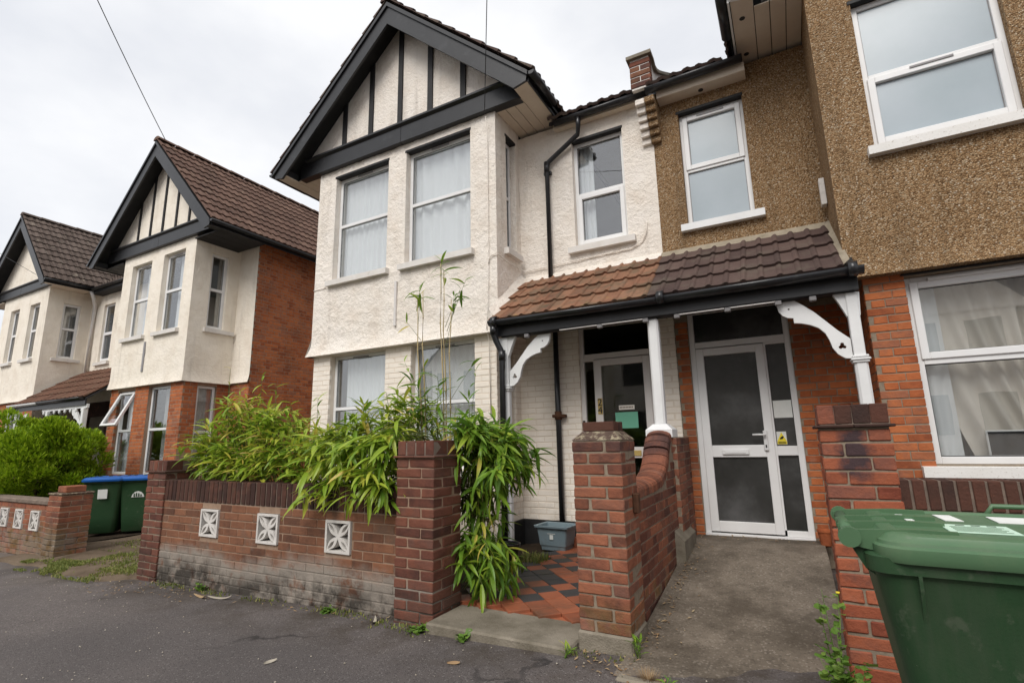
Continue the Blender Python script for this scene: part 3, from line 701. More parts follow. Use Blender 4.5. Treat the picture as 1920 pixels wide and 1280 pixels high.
# lower storey, painted brickwork
lw1 = (-6.20, -5.07, .95, 2.645); lw2 = (-4.60, -3.53, .95, 2.645)
YL = 5.505
wall_face('lower_bay_wall', H, front(YL), XL+.02, XR-.06, -.1, 2.70, 'painted_joint', [lw1, lw2], .5)
lsw = (5.66, 6.0, .95, 2.45)
lside = wall_face('lower_side_wall', H, right(XR-.06), YL, YW, -.1, 2.75, 'painted_joint', [lsw], .5)
d24 = (-2.335, -1.37, .2, 2.80)
pw = wall_face('porch_back_wall', H, front(YW), XR-.06, XP+.06, 0, 3.36, 'painted_joint', [d24], .5)
wall_face('lower_side_wall', H, left(XL+.02), -YW-6, -YL, -.2, 2.70, 'painted_joint', [], .5)
lay(H, front(YW), XR-.06, XP+.06, .15, 2.85, 'painted_brick', [d24], 'stretcher', d=.04, proud=.0025)
lay(H, right(XR-.06), YL, YW, .15, 2.70, 'painted_brick', [lsw], 'stretcher', d=.04, proud=.0025, phase=1)
lay(H, front(YL), XL+.02, XR-.06, 1.0, 2.66, 'painted_brick', [lw1, lw2], 'stretcher', d=.04, proud=.0025)
MB().box(XR-.06, d24[0], YW-.03, YW+.01, .0, .30).build('plinth', 'black_matt', H)
MB().prism([(YL, -.1), (YW-.031, -.1), (YW-.031, .30), (YL, .30)], XR-.09, XR-.03, 'x').build('plinth', 'black_matt', H)
window(H, front(YB), *w1, zm=4.80, depth=.10, lintel='black_matt', sill=(.07, .06), vent=5.605, fwid=.052)
window(H, front(YB), *w2, zm=4.80, depth=.10, lintel='black_matt', sill=(.07, .06), vent=5.62, fwid=.052)
window(H, right(XR), *sw, zm=4.72, depth=.09, lintel='black_matt', sill=(.10, .05), fwid=.045)
window(H, front(YW), *mw, zm=4.63, sash='bottom', depth=.08, lintel='black_matt', sill=(.09, .10), fwid=.05)
window(H, front(YL), *lw1, zm=1.83, depth=.10, sill=(.05, .05), vent=2.60)
window(H, front(YL), *lw2, zm=1.83, depth=.10, sill=(.05, .05), vent=2.60)
window(H, right(XR-.06), *lsw, zm=1.72, depth=.08, sill=(.03, .03))
# thin vertical plastic strip on the roughcast
MB().box(-4.865, -4.825, YB-.03, YB+.0, 2.95, 3.62, None, .004).build('wall_strip', 'upvc_warm', H)
rooms(H, XL, XP, YB, 12, 5.9, YW, (XL, XR-.06))
MB().box(XL+.02, XP, 12, 12.1, -.3, 6).build('back_wall', 'render', H)
studs = [(-6.05, .085), (-5.46, .088), (-4.85, .085), (-4.26, .09), (-3.66, .09)]
gable(H, XL, XR, -7.33, -2.46, -4.86, 5.90, 8.11, 5.10, YB, 11.5, studs=studs, beam=(5.80, 6.065))
tm = lambda c, r_: random.choice(['tile_brown', 'tile_brown', 'tile_far2'])
slope_tiles(H, -4.86, 8.13, -2.43, 5.90, 5.07, 6.6, 1, tm, 'double')
slope_tiles(H, -4.86, 8.13, -7.36, 5.90, 5.07, 6.0, -1, tm, 'double')
ridge(H, (-4.86, 5.06, 8.14), (-4.86, 9.2, 8.14), 'tile_brown')
# main roof over the recess, with its eaves
def mainroof(H, x0, x1, ye, ze, yr, zr_, mats, kind, cols_lim=None, fas='black', keep=None, rows=None):
    MB().prism([(ye, ze), (yr, zr_), (yr, zr_-.06), (ye, ze-.06)], x0, x1, 'x').build('main_roof', 'black_matt', H)
    s = Vector((0, yr-ye, zr_-ze)).normalized(); L = math.hypot(yr-ye, zr_-ze)
    tiles(H, Vector((x0, ye, ze+.02))-s*.05, (1, 0, 0), s, int((x1-x0)/.3), rows or int(L/.32), .30, .32, mats, kind, keep)
mainroof(H, -2.56, XP-.02, 5.98, 5.735, 9.4, 7.98, tm, 'double', rows=3)
MB().box(-2.52, XP-.13, 6.04, 6.055, 5.645, 5.71).build('fascia', 'soffit', H)
MB().box(-2.52, XP-.13, 6.055, YW, 5.65, 5.665).build('eaves_soffit', 'soffit', H)
gutter(H, (-2.48, 5.98, 5.705), (XP+.0, 5.98, 5.705))
# corbelled kneeler of the party wall
kb = MB(); st = [(5.03, .05), (5.115, .10), (5.20, .15), (5.285, .19), (5.37, .24), (5.455, .30)]
for i, (zz, pr) in enumerate(st):
    MB().box(-1.30, -1.185, YW-pr, YW+.02, zz+.005, zz+.082, None, .006).build('corbel_brick', 'render', H)
# downpipes
dp = MB(); dp.tube([(-2.12, 5.98, 5.66), (-2.13, 6.0, 5.56), (-2.17, 6.07, 5.47), (-2.63, 6.09, 5.20), (-2.665, 6.09, 5.14), (-2.665, 6.09, 3.48)], .034, 10); dp.tube([(-2.665, 6.09, 5.20), (-2.665, 6.09, 5.04)], .041, 10); dp.box(-2.72, -2.61, 6.1, 6.15, 5.02, 5.06)
dp.build('downpipe', 'gutter', H)
dp = MB(); dp.tube([(-2.63, 6.09, 2.95), (-2.63, 6.09, .18)], .036, 10); dp.build('downpipe', 'gutter', H)
cl = MB(); cl.box(-2.70, -2.53, 6.045, 6.145, 1.58, 1.62, None, .006); cl.tube([(-2.63, 6.09, 1.55), (-2.63, 6.09, 1.66)], .046, 10); cl.build('pipe_bracket', 'rust', H)
# thin wires fixed to the wall
cb = MB(); cb.tube([(-3.235, 5.36, 5.70), (-3.25, 5.425, 5.3), (-3.255, 5.432, 4.4), (-3.26, 5.432, 3.62), (-3.27, 5.43, 3.0), (-3.275, 5.39, 2.72), (-3.28, 5.46, 2.55), (-3.285, 5.49, 1.6)], .006, 5)
cb.tube([(-3.26, 5.432, 3.58), (-3.25, 5.43, 3.66), (-3.20, 5.43, 3.70), (-3.135, 5.43, 3.70), (-3.115, 5.48, 3.69), (-3.115, 5.62, 3.66), (-3.11, 6.06, 3.66), (-3.06, 6.125, 3.64), (-2.4, 6.13, 3.66), (-1.55, 6.13, 3.68), (-1.40, 6.13, 3.74), (-1.34, 6.13, 3.86), (-1.33, 6.13, 4.0)], .007, 5)
cb.tube([(-6.60, 5.44, 3.755), (-6.3, 5.43, 3.765)], .006, 5)
cb.build('wall_cable', 'render', H)

# front door of number 24
def doorset(H, F, u0, u1, z0, z1, transom, leaf, side, glass, fr='upvc', d=.02, mid=None, leftside=True):
    mb = MB(); f = .06; y0, y1 = d, d+.07
    mb.box(u0, u0+f, y0, y1, z0, z1, F, .004); mb.box(u1-f, u1, y0, y1, z0, z1, F, .004); mb.box(u0+f, u1-f, y0, y1, transom-.035, transom+.035, F, .004)
    mb.box(u0+f, u1-f, y0, y1, z1-f, z1, F, .004)
    p0, p1 = (side[1], leaf[0]) if leftside else (leaf[1], side[0])
    mb.box(p0, p1, y0, y1, z0+.06, transom-.035, F, .004)
    mb.box(u0, u1, y0-.03, y1, z0-.055, z0, F, .004)
    dr = mb.build('door', fr, H)
    MB().box(u0+f, u1-f, y0+.03, y0+.036, transom+.035, z1-f, F).build('pane', glass, dr)
    # leaf
    e = .085; L0, L1 = leaf; zt = transom-.045; zb_ = z0+.015; lf = MB(); ya, yb_ = y0-.012, y0+.05
    lf.box(L0, L0+e, ya, yb_, zb_, zt, F, .005); lf.box(L1-e, L1, ya, yb_, zb_, zt, F, .005); lf.box(L0+e, L1-e, ya, yb_, zt-e, zt, F, .005); lf.box(L0+e, L1-e, ya, yb_, zb_, zb_+.11, F, .005)
    lf.box(L0+e, L1-e, ya, yb_, mid-.065, mid+.065, F, .005); lf.build('door_leaf', fr, dr)
    for (za, zc) in ((mid+.065, zt-e), (zb_+.11, mid-.065)): MB().box(L0+e, L1-e, y0+.014, y0+.02, za, zc, F).build('pane', glass, dr)
    S0, S1 = side; sl = MB()
    cells = [(z0+.06, mid-.05), (mid+.05, transom-.045)] if not leftside else [(z0+.06, transom-.045)]
    if not leftside: sl.box(S0, S1, y0+.002, y1-.002, mid-.05, mid+.05, F, .004)
    sl.box(S0, S1, y0+.002, y1-.002, z0+.001, z0+.06, F, .004); sl.box(S0, S1, y0+.002, y1-.002, transom-.06, transom-.035, F, .004); sl.build('sidelight_frame', fr, dr)
    for (za, zc) in cells: MB().box(S0+.004, S1-.004, y0+.03, y0+.036, za, zc, F).build('pane', glass, dr)
    return dr
F6 = front(YW)
D = doorset(H, F6, -2.335, -1.37, .25, 2.78, 2.34, (-2.135, -1.43), (-2.275, -2.150), 'glass_door', 'upvc_warm', mid=1.13)
def text(body, size, W, mat, parent, name='number', ext=.003):
    c = bpy.data.curves.new(name, 'FONT'); c.body = body; c.size = size; c.extrude = ext; c.align_x = 'CENTER'; c.align_y = 'CENTER'
    t = bpy.data.objects.new(name, c); COL.objects.link(t)
    dg = bpy.context.evaluated_depsgraph_get(); me = bpy.data.meshes.new_from_object(t.evaluated_get(dg)); bpy.data.objects.remove(t); bpy.data.curves.remove(c)
    me.materials.clear(); me.materials.append(M[mat]); o = bpy.data.objects.new(name, me); COL.objects.link(o)
    if parent: o.parent = parent; o.matrix_basis = Matrix.Translation(-WP[parent]) @ W
    else: o.matrix_world = W
    return o
UP = Matrix.Rotation(math.pi/2, 4, 'X')
MB().box(-2.112, -2.05, YW+.002, YW+.0075, 1.60, 1.80, None, .002).build('number_plate', 'brass', D)
text('2', .125, Matrix.Translation((-2.081, YW, 1.745)) @ UP, 'ink', D); text('4', .125, Matrix.Translation((-2.081, YW, 1.65)) @ UP, 'ink', D)
MB().box(-1.90, -1.62, YW+.028, YW+.0335, 1.42, 1.615).build('notice', 'paper_green', D)
nb = MB(); nb.box(-1.85, -1.655, YW+.028, YW+.0335, 1.645, 1.70); nb.build('small_sign', 'curtain', D)
sb = MB()
for i in range(9): sb.box(-1.838+i*.019, -1.838+i*.019+.011, YW+.0265, YW+.0275, 1.665, 1.682)
sb.build('small_sign_print', 'wood', D)
MB().box(-1.90, -1.60, YW-.003, YW+.006, 1.09, 1.155, None, .004).build('letterbox', 'brass', D)
b_ = MB(); b_.box(-2.318, -2.292, YW-.006, YW+.018, 1.44, 1.53, None, .003); b_.build('doorbell', 'ink', D)
# dim hall behind the door
MB().box(-2.4, -1.3, 8.2, 8.25, .1, 2.9).build('hall_wall', 'hall', H)
MB().prism([(YW+.12, .1), (8.2, .1), (8.2, 2.9), (YW+.12, 2.9)], -2.42, -2.38, 'x').build('hall_wall', 'hall', H)
MB().prism([(YW+.12, .1), (8.2, .1), (8.2, 2.9), (YW+.12, 2.9)], -1.30, -1.26, 'x').build('hall_wall', 'hall', H)
MB().box(-2.40, -1.28, YW+.1, 8.2, 2.72-.0, 2.715).build('hall_ceiling', 'hall', H)
MB().box(-2.40, -1.28, YW, 8.2, .1, .19).build('hall_floor', 'hall', H)
g24 = 'curtains behind the windows of the cream house'
curtain(front(YB), w1[0]+.0, w1[1], w1[2], w1[3], .21, 'net', 'white net curtain in the left upstairs bay window of the cream house', group=g24)
curtain(front(YB), w2[0], w2[1], w2[2], w2[3], .21, 'net', 'white net curtain in the right upstairs bay window of the cream house', group=g24, waves=5, amp=.03)
curtain(front(YL), lw1[0]+.16, lw1[1], lw1[2], lw1[3], .22, 'net', 'net curtain in the left downstairs bay window, behind the bamboo', group=g24, waves=12, amp=.012)
curtain(front(YL), lw2[0], lw2[1], lw2[2], lw2[3], .22, 'net', 'net curtain in the downstairs bay window behind the tall bamboo canes', group=g24)
curtain(front(YW), mw[0], mw[0]+.24, mw[2], mw[3], .22, 'net', 'narrow white curtain pulled aside in the small upstairs window over the porch', group=g24, waves=14)
curtain(right(XR), sw[0]-.05, sw[1], sw[2], sw[3], .26, 'net_grey', 'grey curtain behind the narrow side window of the upper bay', group=g24)
curtain(right(XR-.06), lsw[0], lsw[1], lsw[2], lsw[3], .25, 'net_grey', 'grey curtain behind the narrow porch side window', group=g24)

# ================================================================== pebbledashed house on the right
P = thing('house', 'brown pebbledashed house with orange brick ground floor and white porch post on the right', 'house', (1.6, 6.2, 0))
PX, PXL, PYB = .60, .72, 5.40
pm = (-.84, -.09, 3.85, 5.355)
wall_face('upper_wall', P, front(YW), XP, PX, 3.35, 5.75, 'pebble', [pm], .06, .004, seed=20)
wall_face('bay_side_wall', P, left(PX), -YW, -PYB, 2.68, 6.0, 'pebble', [], .06, .006, flare=.06, fu1=True, seed=21)
pbw = (.97, 2.03, 3.915, 5.47); pbw2 = (2.5, 3.56, 3.915, 5.47)
wall_face('upper_bay_wall', P, front(PYB), PX, 4.1, 2.68, 6.0, 'pebble', [pbw, pbw2], .06, .006, flare=.06, fu0=True, seed=22)
pd = (-.95, .095, .2, 2.80)
wall_face('porch_back_wall', P, front(YW+.004), XP+.064, PXL, 0, 3.36, 'mortar', [pd], .5)
wall_face('lower_side_wall', P, left(PXL), -YW, -PYB-.06, -.1, 2.75, 'mortar', [], .5)
pg = (1.02, 2.10, 1.03, 2.655); pg2 = (2.55, 3.63, 1.03, 2.655)
wall_face('lower_bay_wall', P, front(PYB+.06), PXL, 4.1, -.1, 2.72, 'mortar', [pg, pg2], .5)
lay(P, front(PYB+.06), PXL, 2.2, .55, 2.70, 'brick_orange', [pg], 'flemish', d=.05, proud=.005)
lay(P, front(YW+.004), XP+.066, PXL-.05, .20, 2.65, 'brick_orange', [pd], 'flemish', d=.05, proud=.005)
lay(P, left(PXL), -YW, -PYB-.07, .20, 2.65, 'brick_orange', [], 'flemish', d=.05, proud=.005, phase=1)
lay(P, front(PYB+.06), 2.2, 4.1, .55, 2.70, 'brick_orange', [pg2], 'flemish', d=.05, proud=.005, limit=0)
window(P, front(YW), *pm, zm=4.58, sash='top', depth=.08, lintel='black_matt', sill=(.07, .10), glass='glass_frost', vent=5.30, sillmat='white_paint')
window(P, front(PYB), *pbw, zm=4.66, sash='bottom', depth=.07, lintel='black_matt', sill=(.06, .06), sillmat='sill_flaky', vent=4.64, glass='glass_frost', fwid=.055)
window(P, front(PYB), *pbw2, zm=4.66, sash='bottom', depth=.07, lintel='black_matt', sill=(.06, .06), sillmat='sill_flaky', glass='glass_frost', fwid=.055)
window(P, front(PYB+.06), *pg, zm=1.90, sash='top', depth=.09, sill=(.10, .08), sillmat='sill_flaky', fwid=.06)
window(P, front(PYB+.06), *pg2, zm=1.90, sash='top', depth=.09, sill=(.08, .08), sillmat='sill_flaky', fwid=.06)
v_ = MB(); v_.box(1.2, 2.0, PYB+.06+.055, PYB+.06+.085, 2.605, 2.632, None, .003); v_.build('trickle_vent', 'upvc', P)
MB().box(pg[0]-.02, pg[1]+.02, PYB+.04, PYB+.148, 2.66, 2.675).build('window_head', 'black_matt', P)
rooms(P, XP, 4.1, PYB, 12, 5.9, YW, (PXL, 4.1))
MB().box(XP, 4.1, 12, 12.1, -.3, 6).build('back_wall', 'brick_orange', P)
MB().box(4.1, 4.2, PYB, 12.1, -.3, 6).build('side_wall', 'brick_orange', P)
gable(P, PX, 4.1, -.10, 4.8, 2.35, 5.90, 8.11, 5.10, PYB, 11.5, dark='white_paint', soff='soffit', panelmat='pebble', beam=(5.86, 6.1))
slope_tiles(P, 2.35, 8.13, -.13, 5.90, 5.07, 6.6, -1, 'tile_brown', 'double')
mainroof(P, XP+.02, -.05, 5.88, 5.675, 9.3, 7.94, tm, 'double', rows=3)
fb = MB(); fb.box(-1.05, -.02, 5.955, 5.98, 5.535, 5.65, None, .004); fb.build('fascia', 'soffit', P)
MB().box(-1.05, -.02, 5.98, YW, 5.54, 5.56).build('eaves_soffit', 'soffit', P)
gutter(P, (XP+.0, 5.88, 5.655), (-.03, 5.88, 5.665), .06)
for x, y, zz in ((.02, 5.45, 5.803), (.02, 6.05, 5.803)): MB().tube([(x, y, zz+.004), (x, y, zz-.004)], .03, 10).build('soffit_vent', 'gutter', P)
MB().tube([(-.53, 6.07, 5.544), (-.53, 6.07, 5.532)], .03, 10).build('soffit_vent', 'gutter', P)
for i, (zz, pr) in enumerate(st): MB().box(-1.18, -1.06, YW-pr-.015, YW+.02, zz, zz+.078, None, .006).build('corbel_brick', 'pebble', P)
# parapet stub rising through the eaves with concave coping
for r_ in range(5):
    for k in range(2 if r_ % 2 else 1):
        x0, x1 = ((-1.34, -1.215), (-1.205, -1.08))[k] if r_ % 2 else (-1.34, -1.08)
        MB().box(x0, x1, 5.855+.004*(r_ % 2), 5.97, 5.715+r_*.079, 5.715+r_*.079+.069, None, .006).build('brick', random.choice(['brick_gate', 'brick_pillar', 'brick_wall', 'cap_dirty']), P)
rz = lambda y: 5.675+.662*(y-5.88)
KS = lambda p: (p[0]*1.02, 1.29+(p[1]-1.29)*1.02)
low = [(8.6, rz(8.6)), (5.99, 5.69), (5.865, 5.69)]
curve = [KS(p) for p in [(5.75, 6.03), (5.90, 6.03), (5.97, 5.985), (6.08, 6.015), (6.25, 6.11), (6.5, 6.27)]]+[(8.6, rz(8.6)+.20)]
pp = MB(); pp.prism(curve+low, -1.328, -1.09, 'x'); pp.build('parapet', 'sill', P)
pp = MB(); pp.prism([(y-(.05 if i == 0 else 0), z) for i, (y, z) in enumerate(curve)]+[(y-(.05 if i == 0 else 0), z+.045) for i, (y, z) in reversed(list(enumerate(curve)))], -1.37, -1.05, 'x'); pp.build('coping', 'kerbstone', P)
# wall vent plate
MB().box(PX-.055, PX-.004, 5.96, 6.05, 3.68, 3.98, None, .004).build('wall_plate', 'sill', P)
PD = doorset(P, F6, -.95, .095, .27, 2.78, 2.345, (-.89, -.175), (-.155, .035), 'glass_frost2', 'upvc', mid=1.135, leftside=False)
hb = MB(); hb.box(-.275, -.235, YW-.018, YW+.006, 1.14, 1.35, None, .005); hb.tube([(-.255, YW-.02, 1.305), (-.255, YW-.055, 1.305), (-.30, YW-.06, 1.308), (-.375, YW-.058, 1.308)], .011, 8); hb.build('handle', 'steel', PD)
MB().box(-.262, -.248, YW-.0205, YW-.0185, 1.17, 1.20).build('keyhole', 'ink', PD)
lb = MB(); lb.box(-.70, -.43, YW-.012, YW+.006, 1.10, 1.155, None, .004); lb.box(-.67, -.46, YW-.017, YW-.0125, 1.113, 1.142, None, .003); lb.build('letterbox', 'upvc', PD)
MB().box(-.148, .028, YW+.046, YW+.0485, 1.48, 1.665).build('notice', 'paper', PD)
MB().box(-.148, -.055, YW+.046, YW+.0485, 1.20, 1.335).build('warning_sticker', 'paper', PD)
ys = MB(); ys.prism([(-.146, 1.235), (-.057, 1.235), (-.1015, 1.328)], YW+.0435, YW+.0455, 'y'); ys.box(-.146, -.057, YW+.0435, YW+.0455, 1.203, 1.233); ys.build('sticker_triangle', 'yellow', PD)
ys = MB(); ys.prism([(-.122, 1.252), (-.094, 1.258), (-.080, 1.277), (-.09, 1.29), (-.112, 1.275), (-.118, 1.265)], YW+.0415, YW+.043, 'y')
for i in range(3): ys.box(-.138, -.065, YW+.0415, YW+.043, 1.208+i*.008, 1.212+i*.008)
ys.build('sticker_print', 'ink', PD)
MB().box(-1.0, .2, 7.3, 7.35, .1, 2.75).build('hall_wall', 'hall', P)
gP = 'curtains behind the downstairs window of the pebbledashed house'
curtain(front(PYB+.06), pg[0]+.07, pg[1]+.5, pg[2], pg[3], .27, 'curtain', 'beige curtain gathered to one side in the downstairs window above the green bin', group=gP, amp=.03, waves=7, drape=.25)
curtain(front(PYB+.06), pg[0], pg[0]+.24, pg[2], pg[3], .22, 'net', 'pale net strip at the left edge of the downstairs window above the green bin', group=gP, amp=.02, waves=8)
scr = MB(); scr.box(1.42, 1.80, 5.66, 5.68, 1.09, 1.30, None, .006); so = scr.build('screen', 'upvc', None); tag(so, 'screen with white edge standing on the inner sill of the downstairs window', 'screen')
MB().box(1.432, 1.788, 5.6545, 5.6585, 1.102, 1.288).build('display', 'ink', so)
# ================================================================== porch across the two front doors
PO = thing('porch', 'lean-to porch over both front doors, half orange tiles and half brown tiles', 'porch', (-1.2, 5.6, 0))
sl = Vector((0, .99, .775)).normalized()
MB().prism([(5.17, 2.715), (6.15, 3.48), (6.15, 3.45), (5.17, 2.685)], -3.10, .66, 'x').build('porch_deck', 'black_matt', PO)
tiles(PO, (-3.085, 5.135, 2.715), (1, 0, 0), sl, 12, 4, .160, .318, 'tile_orange', 'roll')
tiles(PO, (-3.085+12*.16, 5.135, 2.715), (1, 0, 0), sl, 11, 4, .157, .318, 'tile_brown', 'roll', keep=lambda p, c, r_: p.x < .62-.03*r_)
f = MB(); f.prism([(6.06, 3.44), (6.15, 3.46), (6.15, 3.555), (6.11, 3.53)], -1.17, .60, 'x'); f.build('cement_fillet', 'lead', PO)
f = MB(); f.prism([(6.06, 3.44), (6.15, 3.46), (6.15, 3.555), (6.11, 3.53)], -3.12, -1.175, 'x'); f.build('cement_fillet', 'render', PO)
f = MB(); f.add([(.50, 6.13, 3.50), (.60, 6.13, 3.56), (.62, 5.20, 2.82), (.56, 5.20, 2.77)], [(0, 1, 2, 3)]); f.add([(.50, 6.13, 3.50), (.56, 5.20, 2.77), (.56, 5.2, 2.70), (.50, 6.13, 3.42)], [(0, 1, 2, 3)]); f.build('cement_fillet', 'lead', PO)
f = MB(); f.add([(-3.14, 6.13, 3.62), (-3.05, 6.13, 3.50), (-3.05, 5.22, 2.79), (-3.14, 5.22, 2.91)], [(0, 1, 2, 3)]); f.build('cement_fillet', 'render', PO)
gutter(PO, (-3.07, 5.125, 2.715), (-1.02, 5.125, 2.70), .062); gutter(PO, (-1.025, 5.125, 2.704), (.70, 5.125, 2.712), .064)
for x in (-3.0, -1.03, .62): MB().tube([(x-.035, 5.125, 2.705), (x+.035, 5.125, 2.705)], .068, 14).build('gutter_joint', 'gutter', PO)
f = MB(); f.box(-3.05, .655, 5.205, 5.228, 2.535, 2.735, None, .004); f.build('fascia', 'black', PO)
f = MB(); f.box(-2.98, .63, 5.232, 5.34, 2.53, 2.62, None, .004); f.build('beam', 'black_matt', PO)
for a, b in ((-2.2, -1.75), (-1.70, -1.25), (-.88, -.45), (-.4, 0)): MB().box(a, b, 5.215, 5.238, 2.518, 2.529).build('batten', 'upvc_warm', PO)
for x in (-2.62, -1.72, -1.22, -.90, -.42, .02, .30): MB().box(x-.028, x+.028, 5.20, 5.25, 2.485, 2.528, None, .006).build('clip', 'grey_plastic', PO)
def post(x0, x1, zb, top=2.53, base=None, collar=None):
    m = MB(); y0, y1 = 5.25, 5.25+(x1-x0); c = .018; xm = (x0+x1)/2
    m.box(x0, x1, y0, y1, zb, collar or top-.001, None, c)
    if collar:
        m.box(x0+.006, x1-.006, y0+.006, y1-.006, collar+.001, top, None, .006)
        for dz, e in ((0, .012), (.02, .022), (.045, .012)): m.box(x0-e, x1+e, y0-e, y1+e, collar+dz-.02, collar+dz+.0, None, .005)
    p = m.build('post', 'white_paint', PO)
    if base:
        b = MB(); e = .075; vs = []
        for (ex, z) in ((e, zb-.12), (e, zb-.045), (.012, zb+.012)): vs += [(x0-ex, y0-ex, z), (x1+ex, y0-ex, z), (x1+ex, y1+ex, z), (x0-ex, y1+ex, z)]
        fs = [(0, 3, 2, 1), (8, 9, 10, 11)]
        for k in (0, 4):
            for i in range(4): fs.append((k+i, k+(i+1) % 4, k+4+(i+1) % 4, k+4+i))
        b.add(vs, fs); b.build('post_base', 'white_paint', p)
    return p
post(-2.985, -2.895, .02, collar=1.90); post(-1.215, -1.105, 1.42, base=True); post(.545, .645, .05, collar=1.92)
fl = MB(); fl.prism([(-2.985, 2.30), (-2.895, 2.30), (-2.86, 2.40), (-2.80, 2.53), (-3.04, 2.53), (-3.02, 2.42)], 5.268, 5.32, 'y'); fl.build('post_head', 'white_paint', PO)
fl = MB(); fl.prism([(.545, 2.32), (.645, 2.32), (.66, 2.53), (.46, 2.53), (.50, 2.44)], 5.272, 5.33, 'y'); fl.build('post_head', 'white_paint', PO)
def trefoil(cx, cz, r, n=8):
    pts = []
    for k in range(3):
        a0 = math.pi/2+k*2*math.pi/3; ox, oz = cx+r*1.05*math.cos(a0), cz+r*1.05*math.sin(a0)
        for i in range(n):
            t = a0-math.pi*.62+math.pi*1.24*i/(n-1); pts.append((ox+r*.95*math.cos(t), oz+r*.95*math.sin(t)))
    return pts
def circ(cx, cz, r, n=10): return [(cx+r*math.cos(2*math.pi*i/n), cz+r*math.sin(2*math.pi*i/n)) for i in range(n)]
br = [(.545, 1.945), (.49, 1.95), (.44, 1.99), (.405, 2.05), (.39, 2.12), (.365, 2.19), (.32, 2.245), (.26, 2.28), (.19, 2.305), (.13, 2.315), (.13, 2.362), (.085, 2.37), (.045, 2.395), (.015, 2.44), (0, 2.525), (.155, 2.525), (.22, 2.47), (.30, 2.395), (.38, 2.30), (.46, 2.205), (.545, 2.12)]
b = MB(); b.prism(br, 5.285, 5.325, 'y', holes=[trefoil(.478, 2.06, .016), circ(.10, 2.45, .009)]); b.build('bracket', 'white_paint', PO)
bl_ = [(-2.895-(p[0]-.545), p[1]-.01) for p in br]
b = MB(); b.prism(bl_, 5.285, 5.325, 'y', holes=[trefoil(-2.828, 2.05, .016), circ(-2.45, 2.44, .009)]); b.build('bracket', 'white_paint', PO)
d = MB(); d.tube([(-3.02, 5.125, 2.66), (-3.02, 5.13, 2.56), (-3.0, 5.16, 2.47), (-2.955, 5.19, 2.36), (-2.945, 5.195, 2.28), (-2.945, 5.195, .10)], .036, 10); d.tube([(-3.02, 5.125, 2.66), (-3.02, 5.13, 2.55)], .044, 10); d.tube([(-2.945, 5.195, 2.36), (-2.945, 5.195, 2.24)], .043, 10); d.build('downpipe', 'gutter', PO)

# ================================================================== houses further along the street
N2 = thing('house', 'cream house beyond the driveway with black-edged gable, brick lower storey and brick side wall', 'house', (-12.5, 7, 0))
b0, b1, by, bw = -13.98, -10.97, 5.90, 6.93
a1 = (-13.58, -12.72, 3.84, 5.62); a2 = (-12.22, -11.36, 3.84, 5.65)
wall_face('upper_bay_wall', N2, front(by), b0, b1, 2.66, 5.92, 'render2', [a1, a2], .07, .012, flare=.035, fu0=True, fu1=True, seed=31)
as_ = (6.27, 6.66, 3.86, 5.58)
wall_face('bay_side_wall', N2, right(b1), by, bw, 2.66, 5.92, 'render2', [as_], .08, .010, flare=.035, fu0=True, seed=32)
wall_face('recess_wall', N2, front(bw), b1, -10.30, 2.68, 5.95, 'render2', [], .08, .008, flare=.04, seed=33)
c1 = (-13.62, -12.88, .75, 2.60); c2 = (-12.32, -11.47, .75, 2.62)
wall_face('lower_bay_wall', N2, front(by+.055), b0+.02, b1-.04, -.4, 2.70, 'mortar_brown', [c1, c2], .6)
cs = (6.25, 6.66, .75, 2.60)
wall_face('lower_side_wall', N2, right(b1-.04), by+.055, bw, -.4, 2.75, 'mortar_brown', [cs], .6)
wall_face('lower_recess_wall', N2, front(bw+.02), b1-.04, -10.32, -.4, 2.75, 'mortar_brown', [], .6)
wall_face('side_wall', N2, right(-10.32), bw+.02, 12, -.4, 5.95, 'mortar_brown', [], .6)
lay(N2, front(by+.055), b0+.02, b1-.04, .6, 2.66, 'brick_orange', [c1, c2], 'flemish', d=.05, proud=.004)
lay(N2, right(b1-.04), by+.055, bw, 1.2, 2.66, 'brick_orange', [cs], 'flemish', d=.05, proud=.004, phase=1)
lay(N2, front(bw+.02), b1-.04, -10.32, 1.2, 2.66, 'brick_orange', [], 'flemish', d=.05, proud=.004)
lay(N2, right(-10.32), bw+.02, 8.8, .4, 5.92, 'brick_orange', [], 'flemish', d=.05, proud=.004, order=lambda r_: r_[0])
window(N2, front(by), *a1, zm=4.75, depth=.10, sill=(.06, .06), fwid=.065, vent=5.56)
window(N2, front(by), *a2, zm=4.78, depth=.10, sill=(.06, .06), fwid=.065, vent=5.60)
window(N2, right(b1), *as_, zm=4.75, depth=.06, sill=(.06, .22), fwid=.065)
window(N2, front(by+.055), *c1, zm=1.70, depth=.07, fwid=.055, open_top=True)
window(N2, front(by+.055), *c2, zm=1.70, depth=.07, fwid=.055)
window(N2, right(b1-.04), *cs, zm=1.62, depth=.05, fwid=.055)
MB().box(-12.62, -12.55, by-.02, by+.02, 2.98, 3.66, None, .004).build('wall_strip', 'grey_plastic', N2)
gable(N2, b0, b1, -14.98, -9.93, -12.43, 5.86, 8.41, 5.55, by, 12, studs=[(-13.5, .06), (-12.96, .06), (-12.43, .065), (-11.88, .06), (-11.35, .06)], beam=(5.86, 6.12), soft_dark=True, panelmat='render2', gyr=12)
slope_tiles(N2, -12.43, 8.43, -9.90, 5.86, 5.53, 11.8, 1, lambda c, r_: 'tile_far', 'double')
ridge(N2, (-12.43, 5.53, 8.44), (-12.43, 12, 8.44), 'tile_far')
rooms(N2, b0, -10.35, by, 12, 5.9, bw, (b0, b1-.04))
MB().box(b0, -10.3, 12, 12.1, -.4, 6).build('back_wall', 'brick_orange', N2)

